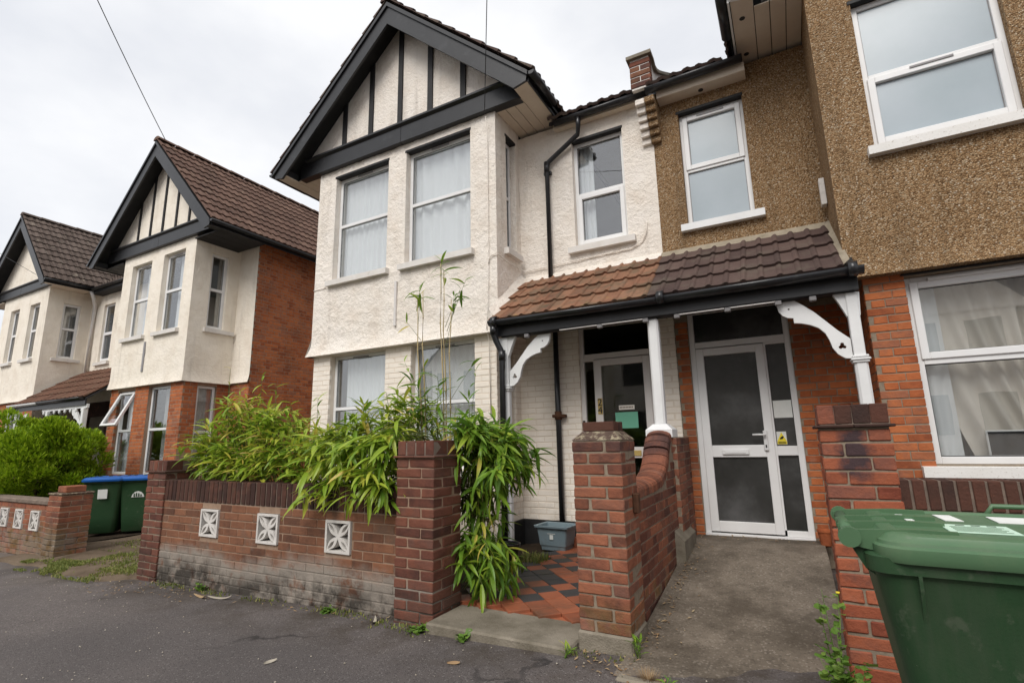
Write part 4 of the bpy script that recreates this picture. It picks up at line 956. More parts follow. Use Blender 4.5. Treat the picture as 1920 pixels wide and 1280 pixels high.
N3 = thing('house', 'farthest cream house at the left edge with plain gable and grey-brown tiled roof', 'house', (-19.6, 7, 0))
e0, e1 = -21.2, -18.1
h1_ = (-20.62, -19.98, 3.88, 5.50); h2_ = (-19.25, -18.6, 3.88, 5.50); hs = (6.26, 6.68, 3.88, 5.48)
wall_face('upper_bay_wall', N3, front(by), e0, e1, 2.66, 5.95, 'render2', [h1_, h2_], .10, .012, flare=.035, fu1=True, seed=41)
wall_face('bay_side_wall', N3, right(e1), by, bw, 2.66, 5.95, 'render2', [hs], .10, .010, flare=.035, fu0=True, seed=42)
hr = (-17.30, -16.68, 3.75, 5.45)
wall_face('recess_wall', N3, front(bw), e1, b0, 2.6, 5.9, 'render2', [hr], .10, .010, seed=43)
wall_face('lower_bay_wall', N3, front(by+.05), e0, e1-.04, -.5, 2.7, 'mortar_brown', [(-20.0, -19.0, .7, 2.5)], .6)
lay(N3, front(by+.05), -20.7, e1-.04, 1.0, 2.64, 'brick_orange', [(-20.0, -18.75, .7, 2.5)], 'flemish', d=.05, proud=.004)
wall_face('lower_side_wall', N3, right(e1-.04), by+.05, bw, -.5, 2.7, 'painted_joint', [(6.2, 6.65, .7, 2.4)], .6)
wall_face('lower_recess_wall', N3, front(bw), e1, b0, -.5, 2.6, 'brick_dark', [(-17.4, -16.4, -.1, 2.2), (-15.9, -14.9, -.1, 2.2)], .6)
window(N3, front(by), *h1_, zm=4.72, depth=.09, sill=(.06, .06), fwid=.07); window(N3, front(by), *h2_, zm=4.72, depth=.09, sill=(.06, .06), fwid=.07)
window(N3, right(e1), *hs, zm=4.74, depth=.06, sill=(.12, .12), fwid=.07); window(N3, front(bw), *hr, zm=4.6, sash='bottom', depth=.06, sill=(.08, .08))
window(N3, front(by+.05), -20.0, -19.0, .7, 2.5, zm=1.7, depth=.07); window(N3, right(e1-.04), 6.2, 6.65, .7, 2.4, zm=1.6, depth=.05)
for k, x in enumerate((-17.4, -15.9)):
    m = MB(); m.box(x, x+1, bw+.05, bw+.10, -.1, 2.2); m.build('door', 'hall', N3)
gable(N3, e0, e1, -22.2, -17.53, -19.86, 5.95, 8.32, 5.55, by, 11.8, beam=(5.90, 6.12), panelmat='render2', soff='soffit', dark='black', gyr=6.70)
mz = lambda y: 5.90+(y-6.68)*.90
slope_tiles(N3, -19.86, 8.34, -17.50, 5.95, 5.53, 10, 1, lambda c, r_: 'tile_far2', 'double', keep=lambda p, c, r_: p.z > mz(p.y)-.12)
ridge(N3, (-19.86, 5.53, 8.35), (-19.86, 11, 8.35), 'tile_far2')
ph = lambda x: 8.34-(x+19.86)*1.004
mainroof(N3, -18.9, b0-.1, 6.70, 5.90, 10.2, 9.05, 'tile_far2', 'double', keep=lambda p, c, r_: p.z > ph(p.x)-.12 and p.z < 8.2, rows=9)
gutter(N3, (-17.45, 6.64, 5.90), (b0-.3, 6.64, 5.90)); MB().box(-17.5, b0, 6.68, 6.70, 5.76, 5.90).build('fascia', 'black', N3); MB().box(-17.5, b0, 6.70, bw, 5.75, 5.765).build('eaves_soffit', 'black_matt', N3)
d = MB(); d.tube([(-17.52, 6.64, 5.84), (-17.53, 6.72, 5.66), (-17.72, 6.86, 5.45), (-17.75, 6.87, 5.3), (-17.75, 6.87, 3.45)], .05, 8); d.build('downpipe', 'sill', N3)
rooms(N3, e0, b0-.05, by, 11.8, 5.85, bw, (e0, e1-.04))
MB().box(e0, b0, 11.8, 11.9, -.5, 6).build('back_wall', 'brick_orange', N3)
wall_face('outer_side_wall', N3, left(e0), -11.8, -by, -.5, 6, 'render2', [], 1.0)
kn = MB()
for i, (zz, pr) in enumerate(((5.2, .10), (5.32, .18), (5.44, .26), (5.56, .34))): kn.box(b0-.22, b0-.04, bw-pr, bw, zz, zz+.115, None, .01)
kn.build('corbel', 'render2', N3)
gN = 'curtains behind the windows of the houses further along'
curtain(front(by), a1[0]+.24, a1[1], a1[2], a1[3], .26, 'net', 'net curtain in the left upstairs window of the house beyond the driveway', group=gN, waves=6)
curtain(front(by), a2[0]+.24, a2[1], a2[2], a2[3], .26, 'net', 'net curtain in the right upstairs window of the house beyond the driveway', group=gN, waves=6)
curtain(right(b1), as_[0], as_[1]+.1, as_[2], as_[3], .3, 'blind', 'dull green blind in the upstairs side window of the house beyond the driveway', group=gN, waves=5)
curtain(front(by+.055), c1[0], c1[1], c1[2], c1[3], .25, 'net', 'net curtain behind the tilted-open downstairs window', group=gN, waves=6)
curtain(front(by+.055), c2[0]+.25, c2[1], c2[2], c2[3], .25, 'net_grey', 'grey net curtain in the closed downstairs bay window beyond the blue-lidded bin', group=gN, waves=6)
curtain(right(b1-.04), cs[0], cs[1], cs[2], cs[3], .2, 'net_grey', 'grey curtain in the downstairs side window above the left end of the bamboo', group=gN, waves=8)
curtain(right(e1), hs[0], hs[1], hs[2], hs[3], .3, 'net_grey', 'grey curtain in the side window of the farthest house', group=gN, waves=6)

P3 = thing('porch', 'distant red-brown tiled porch roof with white posts behind the clipped bush', 'porch', (-16, 6, 0))
s3 = Vector((0, 1.45, 1.03)).normalized()
MB().prism([(5.50, 2.47), (6.93, 3.50), (6.93, 3.46), (5.50, 2.43)], -18.0, b0-.02, 'x').build('porch_deck', 'black_matt', P3)
tiles(P3, (-18.0, 5.47, 2.48), (1, 0, 0), s3, 19, 5, .208, .35, 'tile_red_far', 'roll')
gutter(P3, (-18.05, 5.44, 2.47), (-16.3, 5.44, 2.47), .06, 'white_paint'); gutter(P3, (-16.29, 5.44, 2.475), (b0-.1, 5.44, 2.475), .06)
MB().box(-18.0, b0-.05, 5.50, 5.53, 2.30, 2.45).build('fascia', 'black', P3)
MB().box(-16.3, b0-.02, 5.535, 5.58, 2.24, 2.33).build('valance_rail', 'white_paint', P3)
for i in range(8):
    x = -16.2+i*.28; m = MB(); m.tube([(x, 5.55, 2.245), (x, 5.55, 2.19), (x, 5.55, 2.15)], [.025, .035, .012], 6); m.build('pendant', 'white_paint', P3)
for x in (-17.75, -15.95, b0-.14): m = MB(); m.box(x-.05, x+.05, 5.5, 5.6, -.3, 2.24, None, .01); m.build('post', 'white_paint', P3)
b = MB(); b.prism([(p[0]+b0-.74, p[1]-.29) for p in br], 5.54, 5.58, 'y'); b.build('bracket', 'white_paint', P3)
b = MB(); b.prism([(-17.70-(p[0]-.545), p[1]-.29) for p in br], 5.54, 5.58, 'y'); b.build('bracket', 'white_paint', P3)
d = MB(); d.tube([(-17.95, 5.44, 2.42), (-17.9, 5.46, 2.2), (-17.82, 5.48, 2.1), (-17.82, 5.48, .0)], .04, 8); d.build('downpipe', 'grey_plastic', P3)

# ================================================================== garden walls and pillars
def pillar(label, x0, y0, z0, z1, mat, morm, wd=.327, group='brick pillars along the garden walls', band=None):
    t = thing('brick_pillar', label, 'pillar', (x0+wd/2, y0+wd/2, z0), group)
    MB().box(x0+.007, x0+wd-.007, y0+.007, y0+wd-.007, z0, z1+.001).build('mortar_core', morm, t)
    n = int(round((z1-z0)/.075)); p = (z1-z0)/n; a, b_ = .215/.327*wd, .1025/.327*wd; j = .0095
    for c in range(n):
        z = z0+c*p+(p-.01)/2; m = mat(z) if callable(mat) else mat
        A = [(0, a, 0, b_), (a+j, wd, 0, a), (b_+j, wd, a+j, wd), (0, b_, b_+j, wd)]
        B = [(b_+j, wd, 0, b_), (a+j, wd, b_+j, wd), (0, a, a+j, wd), (0, b_, 0, a)]
        for (u, v, q, r_) in (A if c % 2 else B):
            me = brick_mesh(v-u, round(r_-q, 3), .0655, m, c=.006, jit=.003)
            inst('brick', me, t, Matrix.Translation((x0+(u+v)/2+random.uniform(-.002, .002), y0+(q+r_)/2+random.uniform(-.002, .002), z)) @ Matrix.Rotation(random.uniform(-.012, .012), 4, 'Z') @ Matrix.Rotation(random.uniform(-.006, .006), 4, 'Y'))
    return t
def creasing(t, x0, y0, wd, z, h, mat, soldier=None, e=.022, smat='brick_coping', split=4):
    """projecting tile course with a row of upright bricks on it"""
    for k in range(2): MB().box(x0-e+k*(wd+2*e)/2+.001, x0-e+(k+1)*(wd+2*e)/2-.001, y0-e, y0+wd+e, z, z+h, None, .004).build('creasing_tile', mat, t)
    if soldier:
        n = split; p = wd/n
        for k in range(n):
            for r_ in range(2):
                hh = wd/2; me = brick_mesh(p-.008, round(hh-.006, 3), soldier, smat if not (k == 0 and smat == 'brick_dark') else 'brick_near')
                inst('brick', me, t, Matrix.Translation((x0+p*(k+.5), y0+hh*(r_+.5), z+h+.004+soldier/2)))
        MB().box(x0+.008, x0+wd-.008, y0+.008, y0+wd-.008, z+h, z+h+soldier-.008).build('cap_mortar', 'mortar_dark', t)
PLX, PLY = -2.845, 3.255
t = pillar('tall dark red brick pillar between the bamboo and the tiled path', PLX, PLY, -.10, 1.175, 'brick_pillar', 'mortar_brown', .375)
creasing(t, PLX, PLY, .375, 1.177, .016, 'brick_pillar', .112, smat='brick_pillar')
t = pillar('red brick gate pillar with sloped mortar cap beside the concrete path', -1.335, 3.30, .10, 1.285, lambda z: 'brick_gate', 'mortar', .345)
MB().box(-1.345, -.985, 3.29, 3.65, -.05, .10, None, .012).build('plinth', 'kerbstone', t)
cp = MB(); a = .345
vs = [(-1.335, 3.30, 1.287), (-.99, 3.30, 1.287), (-.99, 3.645, 1.287), (-1.335, 3.645, 1.287), (-1.275, 3.36, 1.345), (-1.05, 3.36, 1.345), (-1.05, 3.585, 1.345), (-1.275, 3.585, 1.345)]
cp.add(vs, [(0, 1, 5, 4), (1, 2, 6, 5), (2, 3, 7, 6), (3, 0, 4, 7), (4, 5, 6, 7)]); cp.build('mortar_flaunching', 'cap_dirty', t)
inst('brick', brick_mesh(.215, .11, .065, 'brick_coping'), t, Matrix.Translation((-1.163, 3.42, 1.378))); inst('brick', brick_mesh(.215, .10, .065, 'brick_coping'), t, Matrix.Translation((-1.163, 3.53, 1.378)))
MB().box(-.995, -.955, 3.50, 3.56, .80, .93, None, .008).build('iron_hinge', 'rust', t)
t = pillar('bright red brick pillar with dark soldier cap behind the near green bin', .135, 3.36, -.02, 1.325, 'brick_near', 'mortar', .33)
creasing(t, .135, 3.36, .33, 1.327, .016, 'brick_dark', .105, smat='brick_dark')
t = pillar('pale-streaked brick pillar at the driveway end of the bamboo wall', -6.655, 3.31, -.24, 1.02, 'brick_pillar', 'mortar', .375)
creasing(t, -6.655, 3.31, .375, 1.022, .016, 'brick_dark', .112, smat='brick_pillar')
t = pillar('squat brick pillar with small brick cap at the far side of the driveway', -9.63, 3.50, -.24, .66, 'brick_gate', 'mortar_brown', .39)
cp = MB(); cp.box(-9.645, -9.225, 3.485, 3.905, .662, .69, None, .012); cp.build('cap_slab', 'cap_dirty', t)
cp = MB(); cp.box(-9.56, -9.31, 3.57, 3.82, .692, .78, None, .008); cp.build('cap_brick', 'brick_gate', t)

def petals(w_, h, n=6):
    """the four openings of a pierced screen block: curved triangles between petals that run to the corners"""
    hx, hz = w_/2-.02, h/2-.02; out = []
    for (ax, az) in ((0, 1), (1, 0), (0, -1), (-1, 0)):
        if ax == 0: A, B = (-hx*.90, az*hz), (hx*.90, az*hz)
        else: A, B = (ax*hx, hz*.90), (ax*hx, -hz*.90)
        C = (ax*hx*.13, az*hz*.13); pts = []
        def arc(p, q, s):
            o = []
            for i in range(n):
                t = i/n; x = p[0]+(q[0]-p[0])*t; z = p[1]+(q[1]-p[1])*t; nx, nz = -(q[1]-p[1]), (q[0]-p[0]); k = s*math.sin(math.pi*t)*.17
                o.append((x+nx*k, z+nz*k))
            return o
        ccw = 1 if (ax, az) in ((0, 1), (-1, 0)) else -1
        ccw = {(0, 1): 1, (1, 0): 1, (0, -1): -1, (-1, 0): -1}[(ax, az)]
        pts = arc(A, C, ccw)+arc(C, B, ccw)+[B]
        out.append(pts)
    # leaf-shaped opening inside each petal
    for sx in (-1, 1):
        for sz in (-1, 1):
            ex, ez = sx*hx, sz*hz; L = math.hypot(ex, ez); nx, nz = -ez/L, ex/L; up_, dn = [], []
            for i in range(n+1):
                t = i/n; q = .30+.62*t; w2 = math.sin(math.pi*t)*L*.085
                up_.append((ex*q+nx*w2, ez*q+nz*w2)); dn.append((ex*q-nx*w2, ez*q-nz*w2))
            out.append(up_+dn[-2:0:-1])
    return out
def screen_block(H, cx, y, cz, w_, h):
    m = MB(); rect = [(cx-w_/2, cz-h/2), (cx+w_/2, cz-h/2), (cx+w_/2, cz+h/2), (cx-w_/2, cz+h/2)]
    m.prism(rect, y-.012, y+.07, 'y', holes=[[(cx+p[0], cz+p[1]) for p in q] for q in petals(w_, h)])
    o = m.build('screen_block', 'white_block', H)
    e = .022; r = MB()
    for q in ((-w_/2, w_/2, -h/2, -h/2+e), (-w_/2, w_/2, h/2-e, h/2), (-w_/2, -w_/2+e, -h/2+e, h/2-e), (w_/2-e, w_/2, -h/2+e, h/2-e)): r.box(cx+q[0], cx+q[1], y-.020, y-.0125, cz+q[2], cz+q[3])
    r.build('block_rim', 'white_block', o); return o
GW = thing('garden_wall', 'brown brick garden wall with three white screen blocks and bamboo hanging over it', 'wall', (-4.6, 3.4, -.1))
blocks = [(-5.405, .525), (-4.48, .522), (-3.545, .512)]
bh_ = [(c-.155, c+.155, z-.14, z+.14) for c, z in blocks]
wall_face('mortar_face', GW, front(3.335), -6.29, -2.84, -.30, .72, 'mortar_brown', bh_, .5, reveal=.1)
MB().box(-6.29, -2.84, 3.44, 3.55, -.3, .72).build('wall_core', 'soil', GW)
lay(GW, front(3.335), -6.29, -2.845, -.18, .722, 'brick_wall', bh_, 'stretcher', d=.05, proud=.005)
lay(GW, front(3.325), -6.29, -2.845, .728, .95, 'brick_coping', [], 'soldier', bl=.066, bh=.212, d=.225, proud=.0)
MB().box(-6.29, -2.845, 3.335, 3.545, .72, .938).build('coping_mortar', 'mortar_dark', GW)
for c, z in blocks: screen_block(GW, c, 3.335, z, .30, .27)
G2 = thing('garden_wall', 'low brick wall with white screen blocks in front of the clipped bush', 'wall', (-11, 3.6, -.2))
bk2 = [(-10.12, .27), (-10.68, .27), (-11.24, .27), (-11.8, .27)]
bh2 = [(c-.15, c+.15, z-.145, z+.145) for c, z in bk2]
wall_face('mortar_face', G2, front(3.56), -13.5, -9.62, -.4, .50, 'mortar_brown', bh2, .5, reveal=.1)
MB().box(-13.5, -9.62, 3.66, 3.77, -.4, .5).build('wall_core', 'soil', G2)
lay(G2, front(3.56), -13.2, -9.63, -.32, .505, 'brick_gate', bh2, 'stretcher', d=.05, proud=.005)
MB().box(-13.5, -9.635, 3.53, 3.80, .507, .57, None, .01).build('coping', 'mortar_dark', G2)
for c, z in bk2: screen_block(G2, c, 3.56, z, .29, .28)
G3 = thing('garden_wall', 'low brick wall with sooty upright coping bricks under the right downstairs window', 'wall', (1.8, 3.5, 0))
MB().box(.50, 4.5, 4.285, 4.50, -.1, .80).build('wall_core', 'mortar', G3)
lay(G3, front(4.285), .50, 4.5, .20, .798, 'brick_near', [], 'flemish', d=.05, proud=.005)
lay(G3, front(4.27), .50, 4.5, .803, .998, 'brick_dark', [], 'soldier', bl=.066, bh=.187, d=.23, proud=.0)
MB().box(.50, 4.5, 4.282, 4.50, .801, .984).build('coping_mortar', 'mortar_dark', G3)
# dividing wall with ramped rounded coping
DW = thing('dividing_wall', 'stained brick wall with swept-up rounded coping between the two front paths', 'wall', (-1.15, 4.8, 0))
prof = [(3.645, .86), (4.35, .865), (4.62, .885), (4.80, .94), (4.93, 1.04), (5.02, 1.16), (5.10, 1.24), (5.2, 1.28)]
def pz(y):
    for (p, q) in zip(prof, prof[1:]):
        if y <= q[0]: return p[1]+(q[1]-p[1])*(y-p[0])/(q[0]-p[0])
    return 1.30
MB().prism([(3.645, -.1)]+[(y, z-.006) for y, z in prof]+[(5.2, 1.30), (6.14, 1.30), (6.14, -.1)], -1.268, -1.046, 'x').build('wall_core', 'mortar', DW)
for (Fm, a, b, ph) in ((right(-1.046), 3.65, 6.12, 0), (left(-1.268), -6.12, -3.65, 1)):
    for (p, q, za, zb) in rects(a, b, .02, 1.30, [], 'flemish', .215, .065, .01, ph):
        y = (p+q)/2*(1 if ph == 0 else -1)
        if zb > min(pz(abs(p)), pz(abs(q)))+.004: continue
        piece('brick', brick_mesh(q-p, .05, round(zb-za, 3), 'brick_dark' if .78 < za < .84 and ph == 0 and random.random() < .5 else ('brick_gate' if random.random() < .45 else 'brick_pillar')), DW, Fm @ Matrix.Translation(((p+q)/2, .025-.005, (za+zb)/2)))
key = 'bull'
def bull():
    me = bpy.data.meshes.new('coping_brick'); vs = []; fs = []; hw = .118; n = 8
    pr = [(-hw, 0)]+[(-hw*math.cos(math.pi*i/n), .052+.055*math.sin(math.pi*i/n)) for i in range(n+1)]+[(hw, 0)]
    for y in (-.033, .033):
        for x, z in pr: vs.append((x, y, z))
    m = len(pr)
    for i in range(m): fs.append((i, (i+1) % m, m+(i+1) % m, m+i))
    fs += [tuple(range(m-1, -1, -1)), tuple(range(m, 2*m))]
    me.from_pydata(vs, [], fs); me.materials.append(M['brick_gate']); return me
bme = bull(); acc = 0.0; pts = []; Y_ = 3.66
def path_pt(s):
    d = 0
    for (p, q) in zip(prof, prof[1:]):
        L = math.hypot(q[0]-p[0], q[1]-p[1])
        if s <= d+L: t = (s-d)/L; return p[0]+(q[0]-p[0])*t, p[1]+(q[1]-p[1])*t, math.atan2(q[1]-p[1], q[0]-p[0])
        d += L
    return None
s_ = .035
while True:
    q = path_pt(s_)
    if not q: break
    inst('coping_brick', bme, DW, Matrix.Translation((-1.157, q[0], q[1]-.002)) @ Matrix.Rotation(q[2], 4, 'X') @ Matrix.Rotation(random.uniform(-.01, .01), 4, 'Z')); s_ += .073
pr_ = MB(); pr_.box(-1.262, -1.006, 5.20, 5.56, -.1, 1.296); pr_.build('pier_core', 'mortar', DW)
lay(DW, right(-1.006), 5.20, 5.56, .05, 1.30, 'brick_gate', [], 'stretcher', d=.05, proud=.005)
lay(DW, front(5.205), -1.262, -1.006, .9, 1.30, 'brick_gate', [], 'stretcher', d=.05, proud=.005)
fb = MB(); fb.prism([(-1.045, .0), (-.958, .0), (-.958, .37), (-1.045, .46)], 4.98, 5.57, 'y'); fb.build('footing', 'kerbstone', DW)

# ================================================================== paths
ST = MB(); ST.box(-2.46, -1.35, 3.155, 3.62, -.10, .03, None, .012); o = ST.build('concrete_step', 'kerbstone', None); o['kind'] = 'structure'
TP = MB(); TP.box(-2.62, -1.28, 3.60, 6.14, -.05, .020); tp = TP.build('tiled_path', 'quarry_red', None); tp['kind'] = 'structure'
ts = .176; dg_ = ts*math.sqrt(2)/2+.003; k = 0
def qtile(mat):
    vs, fs = chamfer_box(ts, ts, .03, .003, .0008); me = bpy.data.meshes.new('tile'); me.from_pydata(vs, [], fs); me.materials.append(M[mat]); return me
qm = {m: [qtile(m) for _ in range(3)] for m in ('quarry_red', 'quarry_black')}
for r_ in range(26):
    for c in range(8):
        x = -2.52+c*2*dg_+(dg_ if r_ % 2 else 0); y = 3.70+r_*dg_
        if x > -1.36 or y > 6.06: continue
        dark = r_ >= 2 and ((r_ % 2 == 0 and random.random() < .8) or random.random() < .10)
        if r_ > 14 and c > 2: dark = dark and random.random() < .6
        piece('tile', random.choice(qm['quarry_black' if dark else 'quarry_red']), tp, Matrix.Translation((x, y, .028+random.uniform(-.002, .003)+.012*(r_/22))) @ Matrix.Rotation(R(45)+random.uniform(-.012, .012), 4, 'Z') @ Matrix.Rotation(random.uniform(-.01, .01), 4, 'X'))
MB().box(-2.40, -1.30, 5.86, 6.14, .0, .17, None, .01).build('door_step', 'quarry_red', tp)
kb = MB(); kb.box(-1.0, .16, 2.955, 3.02, -.06, .012, None, .012); o = kb.build('kerb', 'kerbstone', None); o['kind'] = 'structure'
# ================================================================== bins and boxes
def rr(hx, hy, r, n=4):
    o = []
    for (sx, sy, a0) in ((1, 1, 0), (-1, 1, 90), (-1, -1, 180), (1, -1, 270)):
        for i in range(n+1):
            t = R(a0+90*i/n); o.append((sx*(hx-r)+r*math.cos(t), sy*(hy-r)+r*math.sin(t)))
    return o
def loft(secs, F=None, cap0=True, cap1=True, n=4, smooth=True):
    """secs: (z, hx, hy, radius, cx)"""
    mb = MB(); vs = []; m = 4*(n+1)
    for (z, hx, hy, r, cx) in secs: vs += [(x+cx, y, z) for x, y in rr(hx, hy, r, n)]
    fs = [(k*m+i, k*m+(i+1) % m, (k+1)*m+(i+1) % m, (k+1)*m+i) for k in range(len(secs)-1) for i in range(m)]
    mb.add(vs, fs, F, smooth)
    if cap0: mb.f.append(tuple(reversed(range(m)))); mb.sm.append(False)
    if cap1: mb.f.append(tuple((len(secs)-1)*m+i for i in range(m))); mb.sm.append(False)
    return mb
def auto_sharp(o, ang=35):
    me = o.data; bm = bmesh.new(); bm.from_mesh(me)
    for e in bm.edges:
        if len(e.link_faces) == 2 and e.calc_face_angle(0) > R(ang): e.smooth = False
    for f in bm.faces: f.smooth = True
    bm.to_mesh(me); bm.free(); return o
def wheelie_bin(label, x, y, z, rot, lid, near=False, group='wheelie bins'):
    t = thing('wheelie_bin', label, 'bin', (x, y, z), group)
    F = Matrix.Translation((x, y, z)) @ Matrix.Rotation(rot, 4, 'Z'); n = 6 if near else 3
    b = loft([(.03, .22, .20, .05, .02), (.05, .235, .215, .06, .02), (.30, .262, .235, .06, .015), (.87, .325, .278, .055, 0), (.875, .327, .28, .055, 0), (.885, .343, .293, .06, 0), (.925, .345, .295, .06, 0), (.93, .335, .285, .055, 0)], F, n=n)
    auto_sharp(b.build('body', 'bin_green', t))
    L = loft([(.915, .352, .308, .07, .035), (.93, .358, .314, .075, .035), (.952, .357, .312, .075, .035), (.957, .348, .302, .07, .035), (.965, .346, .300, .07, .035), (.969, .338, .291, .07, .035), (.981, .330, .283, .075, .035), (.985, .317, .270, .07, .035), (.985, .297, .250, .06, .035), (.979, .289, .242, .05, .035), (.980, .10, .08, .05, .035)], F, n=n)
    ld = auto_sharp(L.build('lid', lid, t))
    # hinge: bar along the rear edge with arms
    h = MB(); bx = -.375; h.tube([(bx, -.215, .965), (bx, .215, .965)], .017, 12, F)
    for yy in (-.225, -.065, .065, .225):
        h.prism([(bx-.020, .948), (bx-.020, .975), (bx+.01, .984), (-.22, .992), (-.13, .990), (-.13, .978), (-.30, .955), (-.31, .93), (-.34, .935)], yy-.009, yy+.009, 'y', F)
    for yy in (-.24, .24): h.tube([(bx, yy-.010, .965), (bx, yy+.010, .965)], .028, 14, F)
    h.build('handle', lid if near else 'bin_green', t)
    w_ = MB(); w_.prism([(-.318, .86), (-.318, .925), (-.37, .945), (-.37, .93), (-.345, .88)], -.22, .22, 'y', F); w_.build('hinge_shelf', 'bin_green', t)
    for sy in (-1, 1):
        wh = MB(); wh.tube([(-.23, sy*.235, .10), (-.23, sy*.285, .10)], .10, 18, F); wl = wh.build('wheel', 'gutter', t)
        hb = MB(); hb.tube([(-.23, sy*.280, .10), (-.23, sy*.292, .10)], .035, 12, F); hb.build('hub', 'grey_plastic', wl)
    ax = MB(); ax.tube([(-.23, -.235, .10), (-.23, .235, .10)], .011, 8, F); ax.build('axle', 'steel', t)
    if near:
        for k, xx in enumerate((-.235, -.015, .205)):
            for sy in (-1, 1):
                rb = MB(); rb.prism([(sy*.272, .885), (sy*.300, .885), (sy*.296, .85), (sy*.268, .76)], xx-.004, xx+.004, 'x', F); rb.build('rib', 'bin_green', t)
        rg = MB(); rg.tube([(.04, .266, .98), (.06, .277, 1.006), (.22, .277, 1.006), (.25, .266, .98)], .008, 8, F); rg.build('lid_grip', lid, t)
    return t, F, ld
NB, NF, NL = wheelie_bin('large green wheelie bin with labels on its lid, close by the bright red pillar', .49, 2.02, gz(.5)+.01, R(-1.0), 'lid_green_skylit', True)
def lidlabel(x0, x1, y0, y1, z, mat, sk=0.0, name='label'):
    m = MB(); m.add([(x0, y0, z), (x1, y0, z), (x1+sk, y1, z), (x0+sk, y1, z), (x0, y0, z-.002), (x1, y0, z-.002), (x1+sk, y1, z-.002), (x0+sk, y1, z-.002)], [(0, 1, 2, 3), (4, 7, 6, 5), (0, 4, 5, 1), (1, 5, 6, 2), (2, 6, 7, 3), (3, 7, 4, 0)], NF); return m.build(name, mat, NL)
lidlabel(-.135, .015, -.165, -.02, .9825, 'sticker_mint')
pr = MB()
for k in range(5): pr.box(-.118+.0, .0-.01*(k % 2), -.148+k*.020, -.142+k*.020, 0.9826, 0.9832, NF)
pr.build('label_print', 'lid_green_skylit', NL)
pr = MB()
for k in range(3): pr.box(-.10+k*.035, -.08+k*.035, -.043, -.033, 0.9826, 0.9833, NF)
pr.build('label_tabs', 'bin_green', NL)
lidlabel(-.205, -.185, .03, .16, .9825, 'paper', -.015); lidlabel(-.105, -.06, .06, .19, .9825, 'paper', -.01); lidlabel(.02, .14, .06, .19, .9825, 'paper')
BZ = gz(-10.4)+.06
b2, F2, L2 = wheelie_bin('green wheelie bin with blue lid and round emblem standing beside the brick corner', -10.66, 5.27, BZ, R(-45), 'lid_blue')
m = MB(); m.prism([(-.10, 0), (.10, 0), (.085, .05), (.05, .09), (0, .105), (-.05, .09), (-.085, .05)], 0, .003, 'y', F2 @ Matrix.Translation((.315, .02, .62)) @ Matrix.Rotation(R(90), 4, 'Z') @ Matrix.Rotation(R(8), 4, 'X')); m.build('emblem', 'paper', b2)
m = MB()
for k in range(4): m.prism([(-.065+k*.035, .012), (-.045+k*.035, .012), (-.048+k*.035, .055+.02*math.sin(k+.5)), (-.062+k*.035, .055+.02*math.sin(k+.5))], -.002, .0045, 'y', F2 @ Matrix.Translation((.320, .02, .62)) @ Matrix.Rotation(R(90), 4, 'Z') @ Matrix.Rotation(R(8), 4, 'X'))
m.build('emblem_print', 'bin_green', b2)
b3, F3, L3 = wheelie_bin('green wheelie bin with blue lid and square paper label, half behind the clipped bush', -11.0, 4.86, BZ, R(-42), 'lid_blue')
m = MB(); m.box(-.07, .07, 0, .003, 0, .16, F3 @ Matrix.Translation((.335, .02, .62)) @ Matrix.Rotation(R(90), 4, 'Z') @ Matrix.Rotation(R(6), 4, 'X')); m.build('label', 'paper', b3)

BX = thing('recycling_box', 'grey-blue plastic recycling box standing on the tiles against the cream wall', 'box', (-2.55, 5.74, .045))
F = Matrix.Translation((-2.565, 5.76, .045)) @ Matrix.Rotation(R(-4), 4, 'Z')
b = loft([(0, .155, .105, .02, 0), (.05, .163, .112, .022, 0), (.052, .170, .119, .022, 0), (.25, .197, .140, .025, 0), (.252, .222, .165, .03, 0), (.272, .225, .168, .03, 0), (.275, .215, .158, .03, 0), (.268, .192, .136, .025, 0), (.06, .162, .112, .02, 0)], F, True, True, 4)
auto_sharp(b.build('tub', 'box_blue', BX))
m = MB(); m.box(-.022, .022, -.1355, -.1325, .125, .175, F @ Matrix.Rotation(R(0), 4, 'X')); m.box(-.05, .05, -.1395, -.1365, .185, .19, F); m.build('emblem', 'paper', BX)
PT = thing('plant_pot', 'black plastic plant pot in the bamboo beside the porch downpipe', 'pot', (-2.78, 4.98, .03))
b = MB(); n = 18; prof_ = [(.085, 0), (.115, .17), (.128, .172), (.13, .20), (.118, .20), (.108, .16)]
vs = [(-2.78+r_*math.cos(2*math.pi*i/n), 4.98+r_*math.sin(2*math.pi*i/n), .03+z) for r_, z in prof_ for i in range(n)]
b.add(vs, [(k*n+i, k*n+(i+1) % n, (k+1)*n+(i+1) % n, (k+1)*n+i) for k in range(len(prof_)-1) for i in range(n)]+[tuple(reversed(range(n))), tuple((len(prof_)-1)*n+i for i in range(n))], None, False); b.build('tub', 'gutter', PT)
po = thing('plant_pot', 'small terracotta pot in the corner between the white door and the brick pillar', 'pot', (.175, 5.97, .25))
b = MB(); vs = [(.175+r_*.55*math.cos(2*math.pi*i/n), 5.97+r_*.55*math.sin(2*math.pi*i/n), .25+z*.7) for r_, z in prof_ for i in range(n)]
b.add(vs, [(k*n+i, k*n+(i+1) % n, (k+1)*n+(i+1) % n, (k+1)*n+i) for k in range(len(prof_)-1) for i in range(n)]+[tuple(reversed(range(n))), tuple((len(prof_)-1)*n+i for i in range(n))]); b.build('tub', 'brick_orange', po)

